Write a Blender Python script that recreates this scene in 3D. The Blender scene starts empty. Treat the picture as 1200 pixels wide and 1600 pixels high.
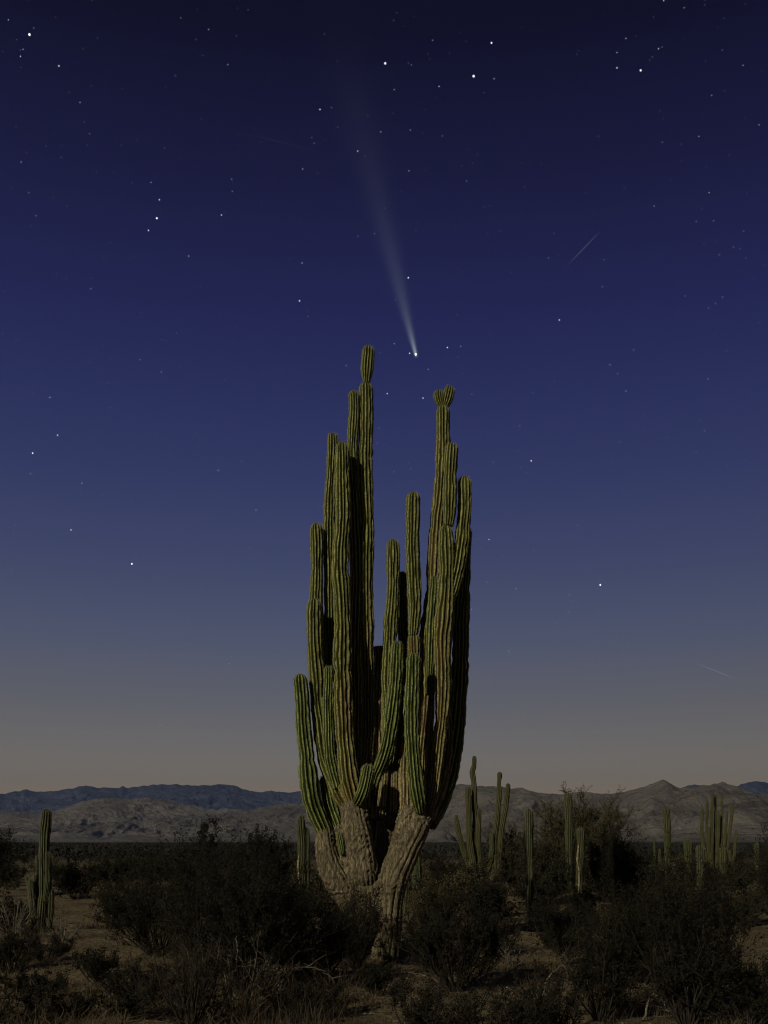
import bpy, math, random
import numpy as np
from mathutils import Vector, noise as mnoise

# ------------------------------------------------------------------ camera, sky, moon, exposure
SC = bpy.context.scene
COL = SC.collection
CAM_H = 1.7
F = 35 / 36 * 1600            # focal length in photograph pixels
YH = 1316.0                   # horizon row in the photograph

cam = bpy.data.cameras.new('camera')
cam_ob = bpy.data.objects.new('camera', cam)
COL.objects.link(cam_ob)
cam_ob.location = (0, 0, CAM_H)
cam_ob.rotation_euler = (math.pi / 2, 0, 0)
cam.sensor_fit = 'VERTICAL'
cam.sensor_height = 36
cam.lens = 35
cam.shift_y = (YH - 800) / 1600
cam.clip_start = 0.1
cam.clip_end = 200000
SC.camera = cam_ob

SUN_AZ = math.radians(33)     # moonlight travels away from the camera and to the right
SUN_EL = math.radians(25)
world = bpy.data.worlds.new('World')
SC.world = world
world.use_nodes = True
wn = world.node_tree
for n in list(wn.nodes):
    wn.nodes.remove(n)


def s2l(c):
    return tuple((v / 255 / 12.92) if v / 255 <= 0.04045 else ((v / 255 + 0.055) / 1.055) ** 2.4 for v in c)


out = wn.nodes.new('ShaderNodeOutputWorld')
bg1 = wn.nodes.new('ShaderNodeBackground')
bg2 = wn.nodes.new('ShaderNodeBackground')
add = wn.nodes.new('ShaderNodeAddShader')
sky = wn.nodes.new('ShaderNodeTexSky')
sky.sky_type = 'NISHITA'
sky.sun_disc = False
sky.sun_elevation = math.radians(-6)      # the sun is just gone below the range ahead
sky.sun_rotation = math.radians(-4)
sky.air_density = 1.0
sky.dust_density = 0.0
sky.ozone_density = 3.0
wn.links.new(sky.outputs[0], bg1.inputs[0])
bg1.inputs[1].default_value = 1.1
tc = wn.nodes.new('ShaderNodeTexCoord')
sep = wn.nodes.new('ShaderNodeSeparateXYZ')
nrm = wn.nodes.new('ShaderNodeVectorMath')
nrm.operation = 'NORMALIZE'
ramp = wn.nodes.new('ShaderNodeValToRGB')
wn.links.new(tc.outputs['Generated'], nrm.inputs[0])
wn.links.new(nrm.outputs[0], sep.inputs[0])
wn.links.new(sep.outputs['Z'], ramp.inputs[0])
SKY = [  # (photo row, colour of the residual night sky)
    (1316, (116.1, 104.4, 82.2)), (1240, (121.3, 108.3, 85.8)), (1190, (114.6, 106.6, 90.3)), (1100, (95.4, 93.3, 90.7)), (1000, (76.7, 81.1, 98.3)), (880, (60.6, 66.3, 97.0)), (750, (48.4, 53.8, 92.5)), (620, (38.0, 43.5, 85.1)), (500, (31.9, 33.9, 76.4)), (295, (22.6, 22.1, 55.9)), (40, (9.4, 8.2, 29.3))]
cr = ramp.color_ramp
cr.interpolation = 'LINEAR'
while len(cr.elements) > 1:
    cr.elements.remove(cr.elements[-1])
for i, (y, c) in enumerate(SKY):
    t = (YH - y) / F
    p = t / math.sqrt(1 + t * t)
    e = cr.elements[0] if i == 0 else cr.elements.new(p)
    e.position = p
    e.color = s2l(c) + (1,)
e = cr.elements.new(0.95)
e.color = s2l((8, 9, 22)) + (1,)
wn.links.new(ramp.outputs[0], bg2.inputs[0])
glow = wn.nodes.new('ShaderNodeMapRange')      # afterglow weakens towards the unseen eastern sky, dimmed there to deepen the shadows
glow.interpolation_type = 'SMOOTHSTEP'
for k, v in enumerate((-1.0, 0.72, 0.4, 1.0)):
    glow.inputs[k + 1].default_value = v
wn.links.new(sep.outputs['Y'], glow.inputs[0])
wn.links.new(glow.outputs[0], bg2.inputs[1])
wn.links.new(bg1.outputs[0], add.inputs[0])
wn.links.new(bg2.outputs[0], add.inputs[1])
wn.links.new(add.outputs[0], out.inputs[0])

sun = bpy.data.lights.new('moon_light', 'SUN')
sun.energy = 2.3
sun.angle = math.radians(0.5)
sun.color = (1.0, 0.93, 0.78)
sun_ob = bpy.data.objects.new('moon_light', sun)
COL.objects.link(sun_ob)
dvec = Vector((math.sin(SUN_AZ) * math.cos(SUN_EL), math.cos(SUN_AZ) * math.cos(SUN_EL), -math.sin(SUN_EL)))
sun_ob.rotation_euler = dvec.to_track_quat('-Z', 'Y').to_euler()
sun_ob.location = (-20, -30, 20)

SC.view_settings.view_transform = 'Standard'
SC.view_settings.look = 'None'
SC.view_settings.exposure = 0
SC.view_settings.gamma = 1
SC.view_settings.use_curve_mapping = False
SC.cycles.max_bounces = 4
SC.cycles.diffuse_bounces = 1
SC.cycles.volume_bounces = 0
SC.cycles.transparent_max_bounces = 8
SC.cycles.use_adaptive_sampling = True
SC.cycles.filter_width = 1.1

RNG = np.random.default_rng(7)


def P(px, py, d):
    """world point that stands at distance d (along Y) behind photo pixel px, py"""
    return np.array([(px - 600) / F * d, d, CAM_H + (YH - py) / F * d])


# ------------------------------------------------------------------ noise
def _hash(ix, iy, seed):
    h = (ix.astype(np.int64) * 374761393 + iy.astype(np.int64) * 668265263 + seed * 1274126177) & 0xffffffff
    h = ((h ^ (h >> 13)) * 1274126177) & 0xffffffff
    h = ((h ^ (h >> 15)) * 2246822519) & 0xffffffff
    return ((h ^ (h >> 16)) & 0xffff) / 65535.0


def vnoise(x, y, seed=0):
    x = np.asarray(x, float); y = np.asarray(y, float)
    ix = np.floor(x); iy = np.floor(y)
    fx = x - ix; fy = y - iy
    fx = fx * fx * fx * (fx * (fx * 6 - 15) + 10); fy = fy * fy * fy * (fy * (fy * 6 - 15) + 10)
    a = _hash(ix, iy, seed); b = _hash(ix + 1, iy, seed); c = _hash(ix, iy + 1, seed); d = _hash(ix + 1, iy + 1, seed)
    return (a + (b - a) * fx) * (1 - fy) + (c + (d - c) * fx) * fy


def fbm(x, y, oct=5, seed=0, ridged=False):
    s = 0; amp = 1; tot = 0
    x = np.asarray(x, float); y = np.asarray(y, float)
    for k in range(oct):
        n = vnoise(x, y, seed + k * 17)
        if ridged:
            n = 1 - np.abs(2 * n - 1)
        s = s + amp * n; tot += amp; amp *= 0.5
        x = x * 2.03 + 5.1; y = y * 2.03 - 3.7
    return s / tot


def ground_z(x, y):
    x = np.asarray(x, float); y = np.asarray(y, float)
    r = np.sqrt(x * x + y * y)
    a = 1 / (1 + (r / 60) ** 2)
    z = (fbm(x * 0.35, y * 0.35, 3, 3) - 0.5) * 0.30 + (fbm(x * 2.1, y * 2.1, 3, 9) - 0.5) * 0.07
    return z * a


# ------------------------------------------------------------------ mesh helpers
def new_mesh(name, verts, polys, mats, smooth=True, attrs=None, mat_index=None):
    """verts (N,3); polys list of integer arrays (M,3) or (M,4)"""
    me = bpy.data.meshes.new(name)
    verts = np.asarray(verts, dtype=np.float32)
    polys = [np.asarray(p, dtype=np.int32) for p in polys if len(p)]
    me.vertices.add(len(verts)); me.vertices.foreach_set('co', verts.ravel())
    loops = np.concatenate([p.ravel() for p in polys])
    sizes = np.concatenate([np.full(len(p), p.shape[1], dtype=np.int32) for p in polys])
    starts = np.concatenate([[0], np.cumsum(sizes)[:-1]]).astype(np.int32)
    me.loops.add(len(loops)); me.loops.foreach_set('vertex_index', loops)
    me.polygons.add(len(sizes)); me.polygons.foreach_set('loop_start', starts)
    me.update(calc_edges=True)
    me.polygons.foreach_set('use_smooth', np.full(len(sizes), smooth, dtype=bool))
    for m in mats:
        me.materials.append(m)
    if mat_index is not None:
        me.polygons.foreach_set('material_index', np.concatenate([np.full(len(p), mi, dtype=np.int32) for p, mi in zip(polys, mat_index)]))
    for k, v in (attrs or {}).items():
        a = me.attributes.new(k, 'FLOAT', 'POINT')
        a.data.foreach_set('value', np.asarray(v, dtype=np.float32))
    me.validate()
    return me


def link(name, me, parent=None, loc=None):
    o = bpy.data.objects.new(name, me)
    COL.objects.link(o)
    if parent is not None:
        o.parent = parent
    if loc is not None:
        o.location = loc
    return o


def tag(o, label=None, cat=None, group=None, kind=None):
    if label: o['label'] = label
    if cat: o['category'] = cat
    if group: o['group'] = group
    if kind: o['kind'] = kind
    return o


def empty(name, loc, label, cat, group=None):
    o = bpy.data.objects.new(name, None)
    COL.objects.link(o)
    o.location = [float(v) for v in loc]
    o.empty_display_size = 0.2
    return tag(o, label, cat, group)


def copy_tree(root, label=None, group=None):
    r = root.copy(); COL.objects.link(r)
    if label: r['label'] = label
    if group: r['group'] = group
    for ch in list(root.children):
        c = ch.copy(); COL.objects.link(c); c.parent = r
        for g in ch.children:
            d = g.copy(); COL.objects.link(d); d.parent = c
    return r


def tubes(Pt, R, sides=3):
    """many polylines at once: Pt (B,K,3), R (B,K)"""
    B, K, _ = Pt.shape
    T = np.gradient(Pt, axis=1)
    T /= np.linalg.norm(T, axis=2, keepdims=True) + 1e-9
    ref = np.where(np.abs(T[:, :1, 2:3]) > 0.8, np.array([1.0, 0, 0]), np.array([0, 0, 1.0]))
    U = np.cross(T, np.broadcast_to(ref, T.shape)); U /= np.linalg.norm(U, axis=2, keepdims=True) + 1e-9
    V = np.cross(T, U)
    th = np.arange(sides) / sides * 2 * math.pi
    ring = Pt[:, :, None, :] + R[:, :, None, None] * (U[:, :, None, :] * np.cos(th)[None, None, :, None] + V[:, :, None, :] * np.sin(th)[None, None, :, None])
    verts = ring.reshape(-1, 3)
    idx = np.arange(B * K * sides).reshape(B, K, sides)
    a = idx[:, :-1, :]; b = np.roll(a, -1, axis=2); c = idx[:, 1:, :]; d = np.roll(c, -1, axis=2)
    quads = np.stack([a, b, d, c], axis=-1).reshape(-1, 4)
    return verts, quads


# ------------------------------------------------------------------ material helpers
def mat(name):
    m = bpy.data.materials.new(name)
    m.use_nodes = True
    nt = m.node_tree
    b = nt.nodes['Principled BSDF']
    b.inputs['Roughness'].default_value = 0.8
    b.inputs['Specular IOR Level'].default_value = 0.25
    return m, nt, b


def nd(nt, t, **kw):
    n = nt.nodes.new(t)
    for k, v in kw.items():
        if isinstance(k, str) and hasattr(n, k):
            setattr(n, k, v)
        else:
            n.inputs[k].default_value = v
    return n


def noise_node(nt, scale, detail=5, vec=None, rough=0.55):
    n = nt.nodes.new('ShaderNodeTexNoise')
    n.inputs['Scale'].default_value = scale
    n.inputs['Detail'].default_value = detail
    n.inputs['Roughness'].default_value = rough
    if vec is not None:
        nt.links.new(vec, n.inputs['Vector'])
    return n


def mrange(nt, src, a, b, c=0.0, d=1.0):
    n = nt.nodes.new('ShaderNodeMapRange')
    nt.links.new(src, n.inputs[0])
    for i, v in enumerate((a, b, c, d)):
        n.inputs[i + 1].default_value = v
    return n.outputs[0]


def mix(nt, fac, a, b, blend='MIX'):
    n = nt.nodes.new('ShaderNodeMix')
    n.data_type = 'RGBA'; n.blend_type = blend
    for sock, v in ((n.inputs[0], fac), (n.inputs[6], a), (n.inputs[7], b)):
        if isinstance(v, (int, float)):
            sock.default_value = v
        elif isinstance(v, tuple):
            sock.default_value = v + (1,) if len(v) == 3 else v
        else:
            nt.links.new(v, sock)
    return n.outputs[2]


def mathn(nt, op, a, b=None):
    n = nt.nodes.new('ShaderNodeMath'); n.operation = op
    for i, v in enumerate((a, b)):
        if v is None: continue
        if isinstance(v, (int, float)): n.inputs[i].default_value = v
        else: nt.links.new(v, n.inputs[i])
    return n.outputs[0]


def bump(nt, bsdf, h, strength=0.5, dist=0.02):
    n = nt.nodes.new('ShaderNodeBump')
    n.inputs['Strength'].default_value = strength
    n.inputs['Distance'].default_value = dist
    nt.links.new(h, n.inputs['Height'])
    nt.links.new(n.outputs[0], bsdf.inputs['Normal'])


def objco(nt):
    return nt.nodes.new('ShaderNodeTexCoord').outputs['Object']


def attr(nt, name):
    n = nt.nodes.new('ShaderNodeAttribute'); n.attribute_name = name
    return n.outputs['Fac']


def skin_mat(name, green, brown, crestc, scale=1.0):
    m, nt, b = mat(name)
    co = objco(nt)
    stretch = nt.nodes.new('ShaderNodeMapping'); stretch.inputs['Scale'].default_value = (1, 1, 0.35)
    nt.links.new(co, stretch.inputs[0])
    n1 = noise_node(nt, 3.0 * scale, 6, stretch.outputs[0])
    n2 = noise_node(nt, 38.0 * scale, 4, co)
    n3 = noise_node(nt, 9.0 * scale, 5, stretch.outputs[0])
    g = mix(nt, mrange(nt, n3.outputs[0], 0.3, 0.7), tuple(c * 0.72 for c in green), tuple(c * 1.25 for c in green))
    age = mathn(nt, 'ADD', attr(nt, 'age'), mathn(nt, 'MULTIPLY', mathn(nt, 'SUBTRACT', n1.outputs[0], 0.5), 1.5))
    br = mix(nt, mrange(nt, n2.outputs[0], 0.35, 0.65), tuple(c * 0.7 for c in brown), tuple(c * 1.2 for c in brown))
    c = mix(nt, mrange(nt, age, 0.45, 0.95), g, br)
    sc = noise_node(nt, 6.0 * scale, 7, stretch.outputs[0], 0.7)
    c = mix(nt, mrange(nt, sc.outputs[0], 0.62, 0.72, 0, 0.55), c, (0.17, 0.13, 0.08))
    oldw = mathn(nt, 'ADD', attr(nt, 'age'), mathn(nt, 'MULTIPLY', mathn(nt, 'SUBTRACT', sc.outputs[0], 0.5), 0.9))
    c = mix(nt, mrange(nt, oldw, 0.86, 1.08, 0, 0.9), c, mix(nt, mrange(nt, n2.outputs[0], 0.35, 0.65), (0.11, 0.08, 0.04), (0.33, 0.25, 0.13)))
    cf = mathn(nt, 'MULTIPLY', mrange(nt, attr(nt, 'crest'), 0.84, 1.0), mrange(nt, n2.outputs[0], 0.38, 0.6, 0.2, 0.85))
    c = mix(nt, cf, c, crestc)
    nt.links.new(c, b.inputs['Base Color'])
    b.inputs['Roughness'].default_value = 0.62
    bump(nt, b, n2.outputs[0], 0.5, 0.012)
    return m


def plain_mat(name, c1, c2, scale=20.0, rough=0.85, bumps=0.0):
    m, nt, b = mat(name)
    n = noise_node(nt, scale, 4, objco(nt))
    nt.links.new(mix(nt, mrange(nt, n.outputs[0], 0.32, 0.68), c1, c2), b.inputs['Base Color'])
    b.inputs['Roughness'].default_value = rough
    b.inputs['Specular IOR Level'].default_value = 0.15
    if bumps:
        bump(nt, b, n.outputs[0], bumps, 0.02)
    return m


def emit_mat(name, col, strength):
    m = bpy.data.materials.new(name); m.use_nodes = True
    nt = m.node_tree
    for n in list(nt.nodes): nt.nodes.remove(n)
    o = nt.nodes.new('ShaderNodeOutputMaterial'); e = nt.nodes.new('ShaderNodeEmission')
    e.inputs[0].default_value = col + (1,); e.inputs[1].default_value = strength
    nt.links.new(e.outputs[0], o.inputs[0])
    m.cycles.emission_sampling = 'NONE'
    return m


M_SKIN = skin_mat('cardon_skin', (0.050, 0.057, 0.008), (0.100, 0.062, 0.020), (0.43, 0.40, 0.12))
M_GREEN = skin_mat('young_cardon_skin', (0.040, 0.053, 0.008), (0.09, 0.062, 0.022), (0.38, 0.40, 0.12))
M_FAR = skin_mat('distant_cardon_skin', (0.040, 0.040, 0.011), (0.082, 0.056, 0.024), (0.12, 0.11, 0.04))
M_FARG = skin_mat('distant_green_skin', (0.030, 0.033, 0.010), (0.060, 0.050, 0.022), (0.15, 0.145, 0.055))
M_SPINE = plain_mat('pale_spines', (0.20, 0.18, 0.12), (0.34, 0.31, 0.22), 30)
M_SCAR = plain_mat('pale_scar_tissue', (0.08, 0.065, 0.035), (0.34, 0.27, 0.15), 14, 0.9, 0.5)
M_TWIG = plain_mat('grey_twigs', (0.014, 0.011, 0.008), (0.042, 0.033, 0.022), 14)
M_PALE = plain_mat('bleached_wood', (0.05, 0.042, 0.03), (0.22, 0.185, 0.13), 9)
M_LEAFD = plain_mat('dark_creosote_leaves', (0.003, 0.003, 0.002), (0.024, 0.021, 0.010), 26)
M_LEAFM = plain_mat('olive_scrub_leaves', (0.008, 0.008, 0.005), (0.050, 0.045, 0.022), 18)
M_LEAFY = plain_mat('dry_yellow_leaves', (0.020, 0.016, 0.008), (0.13, 0.105, 0.048), 16)
M_SCRUB = plain_mat('far_scrub_leaves', (0.016, 0.015, 0.012), (0.036, 0.033, 0.025), 0.02)
M_LEAFT = plain_mat('olive_tree_leaves', (0.030, 0.027, 0.013), (0.12, 0.105, 0.05), 9)
M_GRASS = plain_mat('dry_grass_blades', (0.045, 0.032, 0.018), (0.14, 0.105, 0.058), 3)
M_REED = plain_mat('reddish_dry_stalks', (0.030, 0.023, 0.013), (0.080, 0.060, 0.035), 3)
M_STONE = plain_mat('desert_stone', (0.10, 0.08, 0.055), (0.20, 0.165, 0.12), 25, 0.9, 0.4)


def bark_mat():
    m, nt, b = mat('corky_bark')
    co = objco(nt)
    mp = nt.nodes.new('ShaderNodeMapping'); mp.inputs['Scale'].default_value = (1, 1, 0.13)
    nt.links.new(co, mp.inputs[0])
    n = noise_node(nt, 44, 10, mp.outputs[0], 0.75)
    n2 = noise_node(nt, 3.2, 6, co, 0.65)
    n3 = noise_node(nt, 60, 5, co)
    n4 = noise_node(nt, 20, 6, mp.outputs[0], 0.6)
    crack = mrange(nt, mathn(nt, 'ABSOLUTE', mathn(nt, 'SUBTRACT', n4.outputs[0], 0.5)), 0.0, 0.035)
    c = mix(nt, mrange(nt, n.outputs[0], 0.36, 0.68), (0.045, 0.034, 0.018), (0.42, 0.335, 0.19))
    c = mix(nt, mrange(nt, n2.outputs[0], 0.44, 0.62, 0, 0.75), c, (0.115, 0.095, 0.048))
    c = mix(nt, mathn(nt, 'MULTIPLY', mathn(nt, 'SUBTRACT', 1.0, crack), 0.75), c, (0.07, 0.052, 0.03))
    nt.links.new(c, b.inputs['Base Color'])
    b.inputs['Roughness'].default_value = 0.9
    h = mathn(nt, 'ADD', n.outputs[0], mathn(nt, 'ADD', mathn(nt, 'MULTIPLY', crack, 0.35), mathn(nt, 'MULTIPLY', n3.outputs[0], 0.3)))
    bump(nt, b, h, 1.0, 0.022)
    return m


M_BARK = bark_mat()

# ------------------------------------------------------------------ ground
def build_ground():
    rr = np.concatenate([[0.0], np.geomspace(0.8, 6, 14), np.linspace(6.3, 40, 190), np.geomspace(41, 28000, 90)])
    fine = np.radians(np.linspace(-32, 32, 300))       # towards +Y
    coarse = np.radians(np.linspace(32, 328, 90))[1:-1]
    az = np.concatenate([fine, coarse])
    A, R = np.meshgrid(az, rr)
    X = np.sin(A) * R; Y = np.cos(A) * R
    Z = ground_z(X, Y)
    v = np.stack([X, Y, Z], -1).reshape(-1, 3)
    n = len(az); idx = np.arange(len(rr) * n).reshape(len(rr), n)
    a = idx[:-1]; b = np.roll(a, -1, 1); c = idx[1:]; d = np.roll(c, -1, 1)
    q = np.stack([a, c, d, b], -1).reshape(-1, 4)
    m, nt, bs = mat('desert_ground')
    co = objco(nt)
    n1 = noise_node(nt, 0.9, 8, co, 0.6); n2 = noise_node(nt, 14, 8, co, 0.7); n3 = noise_node(nt, 90, 5, co, 0.6)
    sand = mix(nt, mrange(nt, n1.outputs[0], 0.35, 0.65), (0.14, 0.104, 0.052), (0.29, 0.222, 0.115))
    sand = mix(nt, mrange(nt, n2.outputs[0], 0.40, 0.58, 0, 0.88), sand, (0.055, 0.044, 0.026))
    sand = mix(nt, mrange(nt, n3.outputs[0], 0.62, 0.72, 0, 0.5), sand, (0.34, 0.29, 0.20))
    # plant cover of the plain farther out
    ln = nt.nodes.new('ShaderNodeVectorMath'); ln.operation = 'LENGTH'; nt.links.new(co, ln.inputs[0])
    f1 = noise_node(nt, 0.035, 8, co, 0.72)
    far = mix(nt, mrange(nt, f1.outputs[0], 0.38, 0.66), (0.022, 0.022, 0.016), (0.075, 0.065, 0.045))
    c = mix(nt, mrange(nt, ln.outputs['Value'], 45, 130), sand, far)
    nt.links.new(c, bs.inputs['Base Color'])
    bs.inputs['Roughness'].default_value = 0.95
    bs.inputs['Specular IOR Level'].default_value = 0.1
    h = mathn(nt, 'ADD', n2.outputs[0], mathn(nt, 'MULTIPLY', n3.outputs[0], 0.35))
    bump(nt, bs, h, 0.8, 0.06)
    tag(link('ground', new_mesh('ground', v, [q], [m])), kind='structure')


build_ground()

# ------------------------------------------------------------------ mountains
def mountain(name, prof, r_of_az, seed, col_a, col_b, gully=1.0):
    az = np.radians(np.linspace(-40, 40, 1500))
    t = np.concatenate([np.linspace(0, 1, 220), [1.03, 1.07, 1.12, 1.2, 1.3]])
    px = 600 + np.tan(az) * F
    pxs = np.array([p[0] for p in prof], float); pys = np.array([p[1] for p in prof], float)
    el = (YH - np.interp(px, pxs, pys)) / F * np.cos(az)
    edge = np.clip((np.abs(px - 600) - 640) / 200, 0, 1)
    el = el + (fbm(px * 0.012, px * 0, 2, seed + 50) - 0.5) * 24 / F * edge + (fbm(px * 0.13, px * 0 + 3, 4, seed + 51) - 0.5) * 3.6 / F

    def blur(a, w):
        k = np.hanning(w); k /= k.sum()
        return np.convolve(np.pad(a, w // 2, mode='edge'), k, 'valid')[:len(a)]
    e1 = blur(el, 41)[:, None]; e2 = blur(el, 161)[:, None]; e0 = el[:, None]
    A, T = np.meshgrid(az, t, indexing='ij')
    R0 = r_of_az(az)[:, None]
    R = R0 * (0.70 + 0.30 * T)
    X = np.sin(A) * R; Y = np.cos(A) * R
    k1 = np.clip((T - 0.86) / 0.14, 0, 1); k2 = np.clip((T - 0.5) / 0.35, 0, 1)
    E = (e2 * (1 - k2) + e1 * k2) * (1 - k1) + e0 * k1
    wx = (fbm(X / 1700, Y / 1700, 4, seed + 7) - 0.5) * 2.4
    wy = (fbm(X / 1500 + 9, Y / 1500, 4, seed + 8) - 0.5) * 2.0
    g0 = fbm(X / 1500 + wx, Y / 2100 + wy, 3, seed, True)
    g1 = fbm(X / 520 + wx * 2.2, Y / 1000 + wy * 2, 5, seed + 3, True)
    g2 = fbm(X / 150 + wx * 5, Y / 330 + wy * 5, 4, seed + 23, True)
    Tc = np.clip(T, 0, 1)
    env = (4 * Tc * (1 - Tc)) ** 0.6 * np.clip(Tc * 4, 0, 1)
    body = Tc ** (1.5 - 0.5 * g0)
    B = body + (0.58 + 0.24 / (1 + np.exp(-np.degrees(A) * .8))) * env * ((g0 - 0.62) * 0.34 + (g1 - 0.62) * 0.46 * gully + (g2 - 0.6) * 0.26 * gully)
    B = np.minimum(B, 0.97 + 0.03 * Tc)
    B = np.maximum(B, 0) * np.clip(Tc * 9, 0, 1)
    B = B * np.where(T > 1, 1 - (T - 1) * 2.2, 1)
    Z = E * R * B + CAM_H * np.clip(T * 5, 0, 1)
    Z[:, 0] = -2
    v = np.stack([X, Y, Z], -1).reshape(-1, 3)
    idx = np.arange(len(az) * len(t)).reshape(len(az), len(t))
    q = np.stack([idx[:-1, :-1], idx[1:, :-1], idx[1:, 1:], idx[:-1, 1:]], -1).reshape(-1, 4)
    m, nt, b = mat(name + '_rock')
    n = noise_node(nt, 0.004, 9, objco(nt), 0.65)
    n2 = noise_node(nt, 0.0009, 4, objco(nt), 0.6)
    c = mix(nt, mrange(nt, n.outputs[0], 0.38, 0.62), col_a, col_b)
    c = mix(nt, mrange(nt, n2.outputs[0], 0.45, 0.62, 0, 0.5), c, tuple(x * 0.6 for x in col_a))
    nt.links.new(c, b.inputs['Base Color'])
    b.inputs['Roughness'].default_value = 0.95
    b.inputs['Specular IOR Level'].default_value = 0.0
    n5 = noise_node(nt, 0.011, 8, objco(nt), 0.7)
    bump(nt, b, mathn(nt, 'ADD', n.outputs[0], mathn(nt, 'MULTIPLY', n5.outputs[0], 0.8)), 1.0, 70)
    tag(link(name, new_mesh(name, v, [q], [m])), kind='structure')


NEAR = [(-300, 1262), (-100, 1270), (0, 1268), (60, 1270), (85, 1267), (100, 1262), (130, 1251), (170, 1246), (200, 1249), (230, 1247), (250, 1249),
        (290, 1257), (330, 1265), (360, 1264), (390, 1266), (400, 1263), (430, 1257), (470, 1255), (560, 1250), (640, 1238), (690, 1230),
        (717, 1225), (740, 1228), (780, 1229), (800, 1233), (815, 1231), (830, 1235), (850, 1240), (870, 1241), (885, 1240), (905, 1238),
        (920, 1238), (940, 1240), (960, 1240), (985, 1235), (1000, 1231), (1020, 1225), (1037, 1217), (1046, 1223), (1063, 1232), (1080, 1230),
        (1100, 1228), (1128, 1222), (1145, 1226), (1170, 1236), (1200, 1241), (1350, 1250), (1600, 1240)]
FARP = [(-300, 1250), (-100, 1236), (0, 1241), (20, 1238), (42, 1233), (55, 1238), (80, 1236), (110, 1233), (135, 1227), (150, 1231), (185, 1231),
        (192, 1229), (200, 1231), (250, 1225), (300, 1227), (330, 1227), (340, 1225), (365, 1226), (380, 1233), (400, 1238), (430, 1236), (450, 1239),
        (480, 1233), (560, 1240), (640, 1236), (720, 1242), (790, 1246), (860, 1240), (880, 1242), (950, 1248), (1040, 1240), (1070, 1229),
        (1085, 1226), (1110, 1228), (1140, 1235), (1158, 1225), (1180, 1221), (1200, 1223), (1350, 1235), (1600, 1240)]
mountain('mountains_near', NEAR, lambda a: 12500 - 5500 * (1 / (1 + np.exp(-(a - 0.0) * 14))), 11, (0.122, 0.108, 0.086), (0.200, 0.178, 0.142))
mountain('mountains_far', FARP, lambda a: 23000 + a * 0, 31, (0.044, 0.057, 0.084), (0.070, 0.086, 0.116), 0.5)  # blue of distant haze put into the rock colours

# haze: one closed box of thin air round the whole scene
hv = []
for z in (-3.0, 1900.0):
    for y in (-29500.0, 29500.0):
        for x in (-29500.0, 29500.0):
            hv.append((x, y, z))
hq = np.array([[0, 2, 3, 1], [4, 5, 7, 6], [0, 1, 5, 4], [2, 6, 7, 3], [0, 4, 6, 2], [1, 3, 7, 5]])
hm = bpy.data.materials.new('thin_haze'); hm.use_nodes = True
hn = hm.node_tree
for n in list(hn.nodes): hn.nodes.remove(n)
ho = hn.nodes.new('ShaderNodeOutputMaterial'); hp = hn.nodes.new('ShaderNodeVolumePrincipled')
hp.inputs['Color'].default_value = (0.42, 0.55, 0.95, 1)
hp.inputs['Density'].default_value = 1.6e-5
hp.inputs['Anisotropy'].default_value = 0.3
hn.links.new(hp.outputs[0], ho.inputs['Volume'])
tag(link('haze', new_mesh('haze', hv, [hq], [hm], smooth=False)), kind='stuff')

# ------------------------------------------------------------------ ribbed cactus stems
def catmull(pts, n):
    pts = np.asarray(pts, float)
    if len(pts) == 2:
        u = np.linspace(0, 1, n)[:, None]
        return pts[0] * (1 - u) + pts[1] * u
    p = np.vstack([2 * pts[0] - pts[1], pts, 2 * pts[-1] - pts[-2]])
    m = len(pts) - 1
    t = np.linspace(0, m - 1e-6, n); i = t.astype(int); u = (t - i)[:, None]
    a, b, c, d = p[i], p[i + 1], p[i + 2], p[i + 3]
    return 0.5 * (2 * b + (c - a) * u + (2 * a - 5 * b + 4 * c - d) * u * u + (3 * b - a - 3 * c + d) * u ** 3)


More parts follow.
